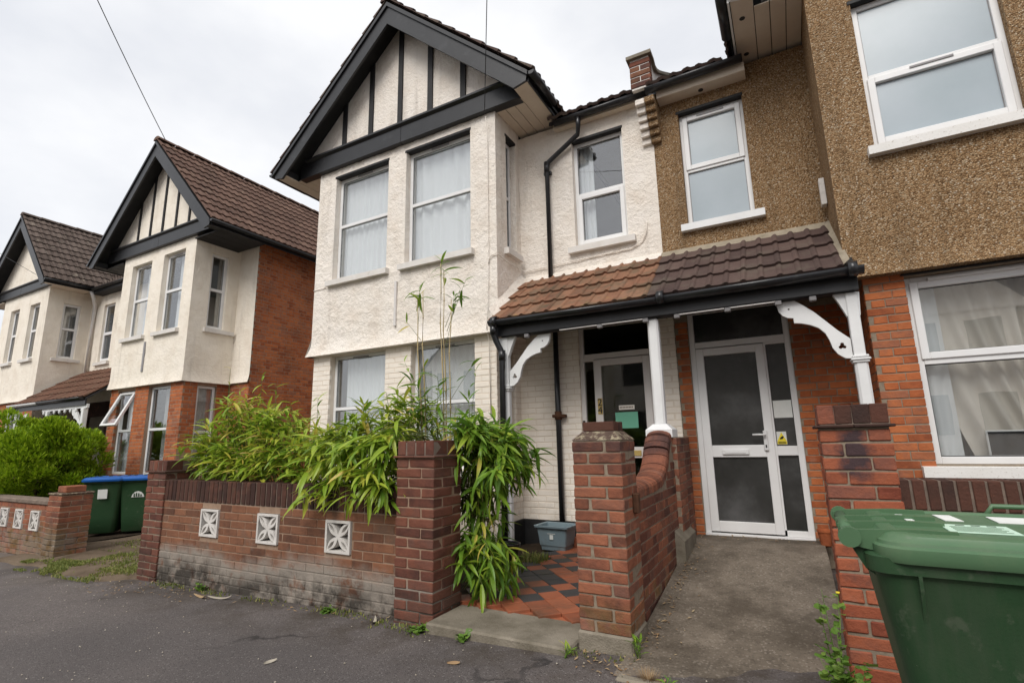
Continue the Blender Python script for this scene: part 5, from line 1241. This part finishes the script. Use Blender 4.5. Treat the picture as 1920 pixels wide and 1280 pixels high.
# ================================================================== bamboo
def leaf_mesh(ln, wd, droop, mat, fold=.35, n=5):
    vs = []; fs = []; y = z = 0.0; ang = 0.0
    for i in range(n+1):
        t = i/n; w_ = wd*.5*(math.sin(math.pi*min(1, t*.92+.08))**.8)*(1-.25*t) if i < n else .0006
        if i: ang = -droop*(t**1.1); y += ln/n*math.cos(ang); z += ln/n*math.sin(ang)
        vs += [(-w_, y, z+fold*w_), (0, y, z), (w_, y, z+fold*w_)]
    for i in range(n):
        a = 3*i; fs += [(a, a+1, a+4, a+3), (a+1, a+2, a+5, a+4)]
    me = bpy.data.meshes.new('leaf'); me.from_pydata(vs, [], fs); me.polygons.foreach_set('use_smooth', [True]*len(fs)); me.materials.append(M[mat]); return me
LM = {m: [leaf_mesh(l, w_, d, m) for l, w_, d in ((.17, .032, .4), (.20, .037, .65), (.14, .028, .2), (.23, .040, .9), (.18, .034, .5), (.11, .022, .35))] for m in ('leaf', 'leaf_green')}
def basis(d, roll):
    d = d.normalized(); a = d.cross(Vector((0, 0, 1)))
    a = a.normalized() if a.length > .05 else Vector((1, 0, 0)); nrm = a.cross(d)
    return Matrix((a, d, nrm)).transposed().to_4x4() @ Matrix.Rotation(roll, 4, 'Y')
def shoot(plant, stems, base, tip, nl, mat, size=1.0, spread=1.0, limit=290, bow=.25, r0=.005, sag=0.0):
    base, tip = Vector(base), Vector(tip); mid = (base+tip)/2+Vector((0, 0, bow*(tip-base).length*.5))
    pts = []
    for i in range(7):
        t = i/6; pts.append(base*(1-t)**2+mid*2*t*(1-t)+tip*t*t)
    stems.tube(pts, [r0*(1-.6*i/6) for i in range(7)], 5, None, False)
    d = (pts[-1]-pts[-2]).normalized()
    az0 = random.uniform(0, 6.28)
    for k in range(nl):
        az = az0+k*2.4; t = k/nl; p = pts[-1].lerp(pts[-3], t*1.0 if k else 0)
        side = Vector((math.cos(az), math.sin(az), 0)); ld = d*random.uniform(.25, .8)*(1.1-t)+side*random.uniform(.5, 1.1)*spread+Vector((0, 0, random.uniform(-.6, .5)-sag))
        s = size*random.uniform(.8, 1.2); me = random.choice(LM[mat])
        piece('leaf', me, plant, Matrix.Translation(p) @ basis(ld, random.uniform(-.5, .5)) @ Matrix.Scale(s, 4), limit)
def lerp_profile(x, P_):
    if x <= P_[0][0]: return P_[0][1]
    for (p, q) in zip(P_, P_[1:]):
        if x <= q[0]: return p[1]+(q[1]-p[1])*(x-p[0])/(q[0]-p[0])
    return P_[-1][1]
BA = thing('bamboo', 'broad yellow-green bamboo hedge spilling over the wall with the white screen blocks', 'bamboo', (-4.8, 3.9, 0))
st_ = MB(); top = [(-6.6, 1.25), (-6.2, 1.42), (-5.8, 1.74), (-5.4, 1.90), (-5.0, 1.72), (-4.6, 1.46), (-4.2, 1.38), (-3.8, 1.55), (-3.3, 1.72), (-2.95, 1.70)]
rnd = random.Random(5)
def hedge(n, ysel, limit):
    for i in range(n):
        x = rnd.uniform(-6.2, -2.95); y = rnd.uniform(*ysel)
        tz = lerp_profile(x, top); z = tz-abs(rnd.gauss(0, .22))*(tz-.9)/.6; z = max(z, .96)
        if y < 3.62 and x < -4.9: z = max(z, 1.02)
        bx = x+rnd.uniform(-.2, .2); by_ = max(3.62, y+rnd.uniform(.0, .35))
        shoot(BA, st_, (bx, by_, max(.4, z-rnd.uniform(.4, .7))), (x, y, z), rnd.randint(5, 9), 'leaf', rnd.uniform(.85, 1.15), 1.0, limit)
# the part that hangs over the front of the wall comes first, it shows largest
for i in range(85):
    x = -2.92-.95*rnd.random()**1.2; z = rnd.uniform(.80, 1.35); y = 3.30-rnd.uniform(0, .16)*(1 if z < 1.1 else .6)
    shoot(BA, st_, (x+rnd.uniform(-.1, .25), 3.75, z-.05+rnd.uniform(0, .15)), (x, y, z), rnd.randint(6, 9), 'leaf', rnd.uniform(.95, 1.2), .9, 290, .5)
for i in range(110):
    x = rnd.uniform(-6.0, -3.6); z = rnd.uniform(1.0, 1.32); shoot(BA, st_, (x+rnd.uniform(-.1, .1), 3.8, .75), (x, rnd.uniform(3.36, 3.56), z), rnd.randint(6, 9), 'leaf', rnd.uniform(.8, 1.05), 1.0, 290, .3)
hedge(180, (3.44, 3.75), 290); hedge(200, (3.6, 4.4), 290)
for x, y, zb, zt in ((-6.1, 4.0, 1.2, 2.02), (-5.55, 3.9, 1.2, 2.12), (-5.5, 4.1, 1.2, 2.05), (-6.45, 3.8, 1.1, 1.62), (-4.9, 4.2, 1.2, 1.85), (-6.75, 3.75, 1.0, 1.40), (-6.65, 3.65, 1.0, 1.28)):
    shoot(BA, st_, (x, y, zb), (x+rnd.uniform(-.06, .06), y, zt), 6, 'leaf', .8, .8, 290, 0)
for x, z in ((-6.35, 2.30),): shoot(BA, st_, (x+.05, 4.0, 1.0), (x, 4.0, z), 2, 'leaf', .7, .5, 290, 0)
st_.build('stems', 'stem_green', BA, kind='stuff')
BT = thing('bamboo', 'tall thin bamboo canes with leafy tips rising past the downstairs bay window', 'bamboo', (-2.95, 3.95, 0))
def cane(plant, base, tip, r=.013, n=9):
    base, tip = Vector(base), Vector(tip); pts = [base.lerp(tip, i/n)+Vector((.012*math.sin(i*1.7), .01*math.cos(i*2.1), 0)) for i in range(n+1)]
    m = MB(); rs = [r*(1-.7*i/n) for i in range(n+1)]; m.tube(pts, rs, 6)
    for i in range(1, n): m.tube([pts[i]-Vector((0, 0, .005)), pts[i]+Vector((0, 0, .005))], rs[i]*1.35, 6)
    m.build('cane', 'cane', plant); return pts
stt = MB()
for (bx, tx, tz) in ((-3.07, -3.20, 2.74), (-3.05, -3.13, 2.80), (-2.84, -2.91, 3.05), (-2.82, -2.87, 2.95), (-2.81, -2.78, 2.66)):
    pts = cane(BT, (bx, 3.95, .3), (tx, 3.9, tz))
    shoot(BT, stt, pts[-2], Vector(pts[-1])+Vector((rnd.uniform(-.05, .05), 0, .03)), rnd.randint(5, 7), 'leaf_green', .95, .9, 290, 0, .003)
for (a, b_) in (((-3.16, 3.93, 2.3), (-3.32, 3.9, 2.50)), ((-2.86, 3.93, 2.4), (-2.66, 3.9, 2.75)), ((-2.85, 3.93, 2.2), (-2.72, 3.9, 2.62)), ((-2.84, 3.93, 2.35), (-2.60, 3.9, 2.82)), ((-3.10, 3.95, 1.6), (-3.34, 3.9, 2.10)), ((-3.08, 3.95, 1.7), (-3.05, 3.85, 2.02)), ((-2.95, 3.95, 1.5), (-2.50, 3.9, 2.02)), ((-2.62, 4.0, 1.4), (-2.52, 3.95, 1.95))):
    shoot(BT, stt, a, b_, rnd.randint(3, 5), 'leaf_green', .85, .8, 290, .05, .003)
for i in range(16):
    x = rnd.uniform(-3.45, -2.55); z = rnd.uniform(1.45, 1.95); shoot(BT, stt, (x, 3.95, 1.1), (x+rnd.uniform(-.1, .1), 3.85, z), rnd.randint(5, 8), 'leaf_green', .95, .9, 290, .1)
stt.build('stems', 'stem_green', BT, kind='stuff')
BR = thing('bamboo', 'green bamboo clump arching over the tiled path beside the tall brick pillar', 'bamboo', (-2.5, 3.95, 0))
st2 = MB()
for i in range(150):
    x = -2.5+.50*rnd.random()**1.25; y = rnd.uniform(3.5, 4.3); z = 1.52-.5*((x+2.5)/.5)**2*rnd.uniform(.4, 1.2)-abs(rnd.gauss(0, .17))
    shoot(BR, st2, (-2.6+rnd.uniform(-.1, .1), 4.0+rnd.uniform(-.2, .2), rnd.uniform(.5, .9)), (x, y, z), rnd.randint(5, 8), 'leaf_green', rnd.uniform(.85, 1.3), .75, 290, .6, .005, .22)
for i in range(26):
    z = rnd.uniform(.55, .95); x = -2.5+rnd.random()*.2; shoot(BR, st2, (-2.6, 4.0, z-.2), (x, rnd.uniform(3.6, 4.2), z), rnd.randint(3, 6), 'leaf_green', rnd.uniform(.8, 1.2), .7, 290, .3, .004, .3)
for i in range(46):
    z = rnd.uniform(.14, .52); x = -2.46+rnd.random()*.36
    shoot(BR, st2, (-2.6+rnd.uniform(-.08, .08), 4.0, .35+rnd.uniform(-.1, .2)), (x, rnd.uniform(3.48, 4.0), z), rnd.randint(5, 8), 'leaf_green', rnd.uniform(.85, 1.25), .85, 290, .4, .004, .2)
for i in range(12): cane(BR, (-2.6+rnd.uniform(-.08, .08), 4.0+rnd.uniform(-.15, .15), .02), (-2.45+rnd.uniform(-.12, .2), 3.95+rnd.uniform(-.2, .2), rnd.uniform(.9, 1.45)), .006)
st2.build('stems', 'stem_green', BR, kind='stuff')

# ================================================================== clipped golden bush
def bush(label, cx, cy, zc, rx, ry, rz, nl, ns, seed):
    t = thing('bush', label, 'bush', (cx, cy, gz(cx)))
    rn = random.Random(seed); mb = MB(); vs = []; fs = []
    lobes = []
    for i in range(nl):
        u = rn.uniform(-1, 1); a = rn.uniform(0, 6.283); s = math.sqrt(1-u*u); d = Vector((s*math.cos(a), s*math.sin(a), u)); k = rn.uniform(.5, 1.0)
        lobes.append((Vector((cx+d.x*rx*k, cy+d.y*ry*k, zc+d.z*rz*k)), rn.uniform(.13, .38)*min(rx, rz)))
    for (c, r_) in lobes:
        for j in range(ns):
            u = rn.uniform(-.6, 1); a = rn.uniform(0, 6.283); s = math.sqrt(1-u*u); d = Vector((s*math.cos(a), s*math.sin(a), u))
            out = (c-Vector((cx, cy, zc))).normalized(); d = (d+out*.6).normalized(); p = c+d*r_*rn.uniform(.65, 1.05)
            g = (d+Vector((0, 0, .7))+Vector((rn.uniform(-.4, .4), rn.uniform(-.4, .4), 0))).normalized(); a_ = g.cross(Vector((rn.uniform(-1, 1), rn.uniform(-1, 1), rn.uniform(-1, 1)))).normalized()
            L = rn.uniform(.05, .11); W_ = L*.13; b0_ = len(vs)
            for sgn in (-.8, 0, .8):
                gg = (g+a_*sgn*.7).normalized(); e = gg.cross(a_).normalized() if abs(sgn) < .1 else gg.cross(Vector((0, 0, 1))).normalized()
                b = len(vs); vs += [tuple(p-e*W_*.4), tuple(p+e*W_*.4), tuple(p+gg*L*.6+e*W_), tuple(p+gg*L), tuple(p+gg*L*.6-e*W_)]; fs.append((b, b+1, b+2, b+3, b+4))
    mb.add(vs, fs); mb.build('crown', 'conifer', t, recalc=False)
    tr = MB(); tr.tube([(cx, cy, gz(cx)-.05), (cx+.03, cy, zc-.2), (cx, cy+.02, zc+.3)], [.07, .06, .03], 8)
    for k in range(7):
        a = k*.9; tr.tube([(cx, cy, zc-.25+.05*k), (cx+rx*.6*math.cos(a), cy+ry*.6*math.sin(a), zc+.02+.1*(k % 3))], [.03, .01], 6)
    tr.build('trunk', 'wood', t)
bush('rounded golden-green conifer bush behind the low wall, beside the wheelie bins', -12.7, 4.4, 1.0, 1.0, .85, .92, 95, 230, 3)
bush('second golden-green bush cut off by the left edge of the picture', -14.3, 5.0, .95, 1.15, .9, .75, 60, 200, 4)

# ================================================================== weeds, grass, litter
def blades(name, label_kind, regions, n, mat, h=(.03, .08), zf=None, seed=1):
    rn = random.Random(seed); vs = []; fs = []
    for (x0, x1, y0, y1, dens) in regions:
        for i in range(int(n*dens)):
            x, y = rn.uniform(x0, x1), rn.uniform(y0, y1)
            if noise.noise(Vector((x*1.6, y*3.0, seed)))+.5*noise.noise(Vector((x*9, y*9, seed))) < rn.uniform(-.2, .6): continue
            z = zf(x, y) if zf else gz(x)+.02; a = rn.uniform(0, 6.283); hh = rn.uniform(*h); w_ = .004+.003*rn.random(); l = rn.uniform(.2, .9)*hh
            e = Vector((math.cos(a), math.sin(a), 0))*w_; f = Vector((-math.sin(a), math.cos(a), 0))*l; b = len(vs); p = Vector((x, y, z))
            vs += [tuple(p-e), tuple(p+e), tuple(p+f*.4+e*.7+Vector((0, 0, hh*.65))), tuple(p+f*.4-e*.7+Vector((0, 0, hh*.65))), tuple(p+f+Vector((0, 0, hh)))]
            fs += [(b, b+1, b+2, b+3), (b+3, b+2, b+4)]
    mb = MB(); mb.add(vs, fs); o = mb.build(name, mat, None, recalc=False); o['kind'] = 'stuff'; o['label'] = label_kind; o['category'] = 'grass'; return o
dz = lambda x, y: gz(x)+.012+.03*min(1, max(0, (y-2.7)/1.2))
blades('grass', 'thin short grass growing along the gravelly driveway', [(-8.8, -6.9, 2.95, 3.4, 2.0), (-8.4, -6.7, 3.3, 4.0, 1.6), (-9.6, -7.0, 4.0, 6.0, 2.2), (-9.4, -8.4, 3.2, 3.5, 1.2)], 4600, 'grass', (.012, .035), dz, 2)
blades('grass', 'tuft of grass at the edge of the tiled path by the black pot', [(-2.72, -2.42, 4.6, 5.3, 1.0)], 900, 'grass', (.03, .10), lambda x, y: .03, 3)
blades('grass', 'moss and grass line where the pavement meets the brown brick wall', [(-6.3, -2.9, 3.20, 3.33, 1.0), (-2.95, -2.4, 3.06, 3.25, .5), (-1.0, .2, 2.90, 3.0, .35), (-1.4, -.95, 3.18, 3.32, .3)], 1100, 'grass', (.008, .03), lambda x, y: gz(x)-.002, 4)
wm = {}
def round_leaf(mat, r=.02):
    vs = [(0, 0, 0)]+[(r*(1+.25*math.cos(4*t))*math.sin(t), r*1.2-r*1.2*math.cos(t), .15*r*math.sin(3*t)) for t in [2*math.pi*i/9 for i in range(1, 9)]]
    me = bpy.data.meshes.new('leaf'); me.from_pydata(vs, [], [(0, i, i+1) for i in range(1, 8)]); me.materials.append(M[mat]); return me
RL = [round_leaf('weed', r_) for r_ in (.016, .022, .028)]
def weed(label, x, y, z, h, nst, nl, spread=.12, size=1.0, seed=0, flower=False, narrow=False, mat='weed'):
    t = thing('weed', label, 'weed', (x, y, z)); rn = random.Random(seed); sm_ = MB()
    for s in range(nst):
        a = rn.uniform(0, 6.283); hh = h*rn.uniform(.6, 1); tip = Vector((x+spread*math.cos(a)*rn.random(), y+spread*math.sin(a)*rn.random(), z+hh)); base = Vector((x+rn.uniform(-.015, .015), y+rn.uniform(-.015, .015), z-.01))
        sm_.tube([base, base.lerp(tip, .5)+Vector((rn.uniform(-.01, .01), 0, 0)), tip], [.003, .0025, .001], 5)
        for k in range(nl):
            f_ = rn.uniform(.1, 1); p = base.lerp(tip, f_); az = rn.uniform(0, 6.283)
            d = Vector((math.cos(az), math.sin(az), rn.uniform(-.2, .6)))
            if narrow: inst('leaf', LM['leaf_green'][5], t, Matrix.Translation(p) @ basis(d+Vector((0, 0, .6)), rn.uniform(-.5, .5)) @ Matrix.Scale(size*rn.uniform(.4, .8), 4))
            else: inst('leaf', rn.choice(RL), t, Matrix.Translation(p) @ basis(d, rn.uniform(-.7, .7)) @ Matrix.Scale(size*rn.uniform(.7, 1.3), 4))
        if flower and s == 0:
            fl_ = MB(); fl_.tube([tip, tip+Vector((0, 0, .008))], [.008, .010], 8); fl_.build('flower', 'yellow', t)
    sm_.build('stem', 'weed', t); return t
weed('tall leafy weed with a small yellow flower against the bright red pillar', .075, 3.22, ramp(3.2), .52, 5, 16, .08, .62, 1, True)
weed('bushy round-leaved weed at the foot of the bright red pillar', .085, 3.05, .0, .28, 12, 14, .13, .68, 2)
weed('low dock-like weed at the right foot of the gate pillar', -.955, 3.28, .0, .11, 5, 3, .09, 1.3, 3, narrow=True)
weed('small weed sprouting between the concrete step and the gate pillar', -1.36, 3.13, -.01, .09, 4, 3, .05, .8, 4, narrow=True)
weed('tiny green weed below the left part of the concrete step', -2.12, 3.12, gz(-2.1), .05, 5, 4, .06, .8, 5)
weed('flat green weed at the foot of the tall dark pillar', -2.52, 3.17, gz(-2.5), .035, 9, 5, .12, .7, 6)
weed('small yellow-green weed growing from the base of the brown wall', -5.35, 3.27, gz(-5.3), .09, 5, 4, .05, .9, 7)
weed('low clump of weed by the right end of the brown wall', -3.55, 3.24, gz(-3.5), .04, 6, 4, .07, .8, 8)
weed('yellowing grass-like weed on the edge of the concrete path', -.70, 2.98, .0, .06, 4, 3, .07, .8, 9, narrow=True)
tf = MB(); rn = random.Random(8)
for i in range(260):
    a = rn.uniform(0, 6.283); r_ = rn.uniform(0, .05); p = Vector((-.83+r_*math.cos(a), 3.02+r_*.7*math.sin(a), .0)); d = Vector((math.cos(a)*.04, math.sin(a)*.04, rn.uniform(.03, .07))); e = Vector((-math.sin(a), math.cos(a), 0))*.0012
    tf.add([tuple(p-e), tuple(p+e), tuple(p+d)], [(0, 1, 2)])
o = tf.build('dry_grass', 'dead', None, recalc=False); tag(o, 'pale dried grass tuft on the corner of the concrete path', 'grass')
def litter(name, label, n, regions, mat, size, seed, flat=True):
    rn = random.Random(seed); mb = MB()
    for i in range(n):
        x0, x1, y0, y1 = rn.choice(regions); x, y = rn.uniform(x0, x1), rn.uniform(y0, y1); a = rn.uniform(0, 6.283); s = rn.uniform(*size); w_ = s*rn.uniform(.2, .5); z = (ramp(y)+.008 if (x > -1.0 and y > 3.05) else gz(x)+.006)+.006*noise.noise(Vector((x*.9, y*.9, 0)))
        c, q = math.cos(a), math.sin(a); P_ = lambda u, v, h: (x+u*c-v*q, y+u*q+v*c, z+h)
        if flat: mb.add([P_(-s/2, 0, 0), P_(0, -w_/2, .1*s), P_(s/2, 0, rn.uniform(0, .35)*s), P_(0, w_/2, .12*s)], [(0, 1, 2, 3)])
        else:
            mb.add([P_(-s/2, -s*.35, 0), P_(s/2, -s*.4, 0), P_(s*.4, s*.4, 0), P_(-s*.4, s*.35, 0), P_(-s*.25, -s*.2, s*.45), P_(s*.25, -s*.2, s*.4), P_(s*.2, s*.2, s*.45), P_(-s*.2, s*.2, s*.4)], [(0, 1, 5, 4), (1, 2, 6, 5), (2, 3, 7, 6), (3, 0, 4, 7), (4, 5, 6, 7)])
    o = mb.build(name, mat, None, recalc=False); o['kind'] = 'stuff'; o['label'] = label; o['category'] = 'litter'; return o
litter('fallen_leaves', 'brown fallen leaves and bits along walls and path edges', 620, [(-6.3, -2.9, 3.12, 3.32), (-6.4, -5.0, 2.95, 3.3), (-1.3, -.9, 3.0, 3.3), (-.95, .15, 2.92, 3.05), (-.98, -.75, 3.3, 5.5), (-.98, -.88, 3.3, 5.8), (-.98, -.9, 3.5, 5.0), (-1.0, .1, 5.9, 6.08), (-2.5, -2.3, 3.62, 4.6), (-7, -6, 2.8, 3.3)], 'dead', (.012, .045), 5)
litter('grit', 'pale grit and crumbs scattered over the pavement', 260, [(-8, 0, 1.2, 3.2), (-6, -1, 1.0, 3.1), (-9, -5, 2.4, 3.2)], 'pale', (.004, .012), 6, False)
def deadleaf(label, x, y, L, rot, mat='pale', curl=.5):
    vs = []; fs = []; n = 7; z0 = gz(x)+.008
    for i in range(n+1):
        t = i/n; w_ = .013*math.sin(math.pi*t)+.001; zz = z0+curl*L*.25*(2*t-1)**2*(.6 if t < .5 else 1); u = (t-.5)*L; v = .02*math.sin(3*t)
        for s in (-1, 1): vs.append((x+u*math.cos(rot)-(v+s*w_)*math.sin(rot), y+u*math.sin(rot)+(v+s*w_)*math.cos(rot), zz+.004*s))
    fs = [(2*i, 2*i+1, 2*i+3, 2*i+2) for i in range(n)]; mb = MB(); mb.add(vs, fs); o = mb.build('dead_leaf', mat, None, recalc=False); return tag(o, label, 'leaf', 'dead bamboo leaves on the pavement')
deadleaf('pale dead bamboo leaf curled on the pavement below the left screen block', -4.85, 3.14, .26, .25)
deadleaf('pinkish dead bamboo leaf lying left of the curled pale one', -5.1, 3.10, .22, -.15, 'dead')
deadleaf('pale dead leaf leaning on the wall foot beside the tall dark pillar', -2.99, 3.18, .17, -1.1, 'pale', .8)
deadleaf('thin pale dead leaf on the open pavement in front of the step', -1.95, 2.78, .08, .35, 'dead')
deadleaf('small pale twig-like leaf near the bottom edge of the pavement', -3.05, 2.35, .08, 1.2)

# ================================================================== overhead wires
def wire(label, a, b, sag, r=.008):
    a, b = Vector(a), Vector(b); pts = [a.lerp(b, i/24)-Vector((0, 0, sag*4*(i/24)*(1-i/24))) for i in range(25)]
    m = MB(); m.tube(pts, r, 6); o = m.build('overhead_wire', 'cable_black', None); tag(o, label, 'wire', 'overhead telephone wires'); return o
wire('thin overhead wire reaching the gable peak of the house beyond the driveway', (-12.17, 5.6, 8.40), (-9.36, 2.50, 9.51), .05, .009)
wire('thin overhead wire coming down to the gable of the cream house', (-3.235, 5.33, 5.72), (-1.47, 2.60, 6.66), .0, .005)
wire('thin overhead wire reaching the gable of the farthest house', (-17.95, 5.5, 6.1), (-26.53, 4.00, 10.61), .1, .006)

# ================================================================== houses over the road (seen only as reflections in the windows)
for k, (x0, x1, ey) in enumerate(((-19, -9.5, 5.4), (-8.6, 1.5, 5.6), (2.4, 12.5, 5.5))):
    t = thing('house', ('plain brick terrace house across the road, farthest along the street', 'brick terrace house across the road, straight opposite the cream house', 'brick terrace house across the road, opposite the pebbledashed house')[k], 'house', ((x0+x1)/2, -13, 0), 'houses across the road')
    MB().box(x0, x1, -20, -12.5, -.6, ey).build('wall', ('brick_gate', 'render2', 'brick_gate')[k], t)
    m = MB(); m.prism([(-20.3, ey-.1), (-12.1, ey-.1), (-16.2, ey+3.2)], x0-.2, x1+.2, 'x'); m.build('roof', 'roof_far', t)
    xc = x0+3; m = MB(); m.prism([(xc-2.4, ey), (xc+2.4, ey), (xc, ey+2.4)], -16, -11.9, 'y'); m.box(xc-1.8, xc+1.8, -12.6, -11.95, -.6, ey); m.build('gable', 'render', t)
    m = MB(); m.box(x1-.9, x1-.1, -16.8, -15.6, ey+2, ey+4.4); m.build('chimney', 'brick_gate', t)
    for wx in (xc-.9, xc+.9, xc+4.2):
        for wz in (1.2, 3.8): MB().box(wx-.5, wx+.5, (-11.96 if wx < xc+2 else -12.52), (-11.92 if wx < xc+2 else -12.48), wz, wz+1.4).build('window', 'glass_frost2', t)

flush_rest()
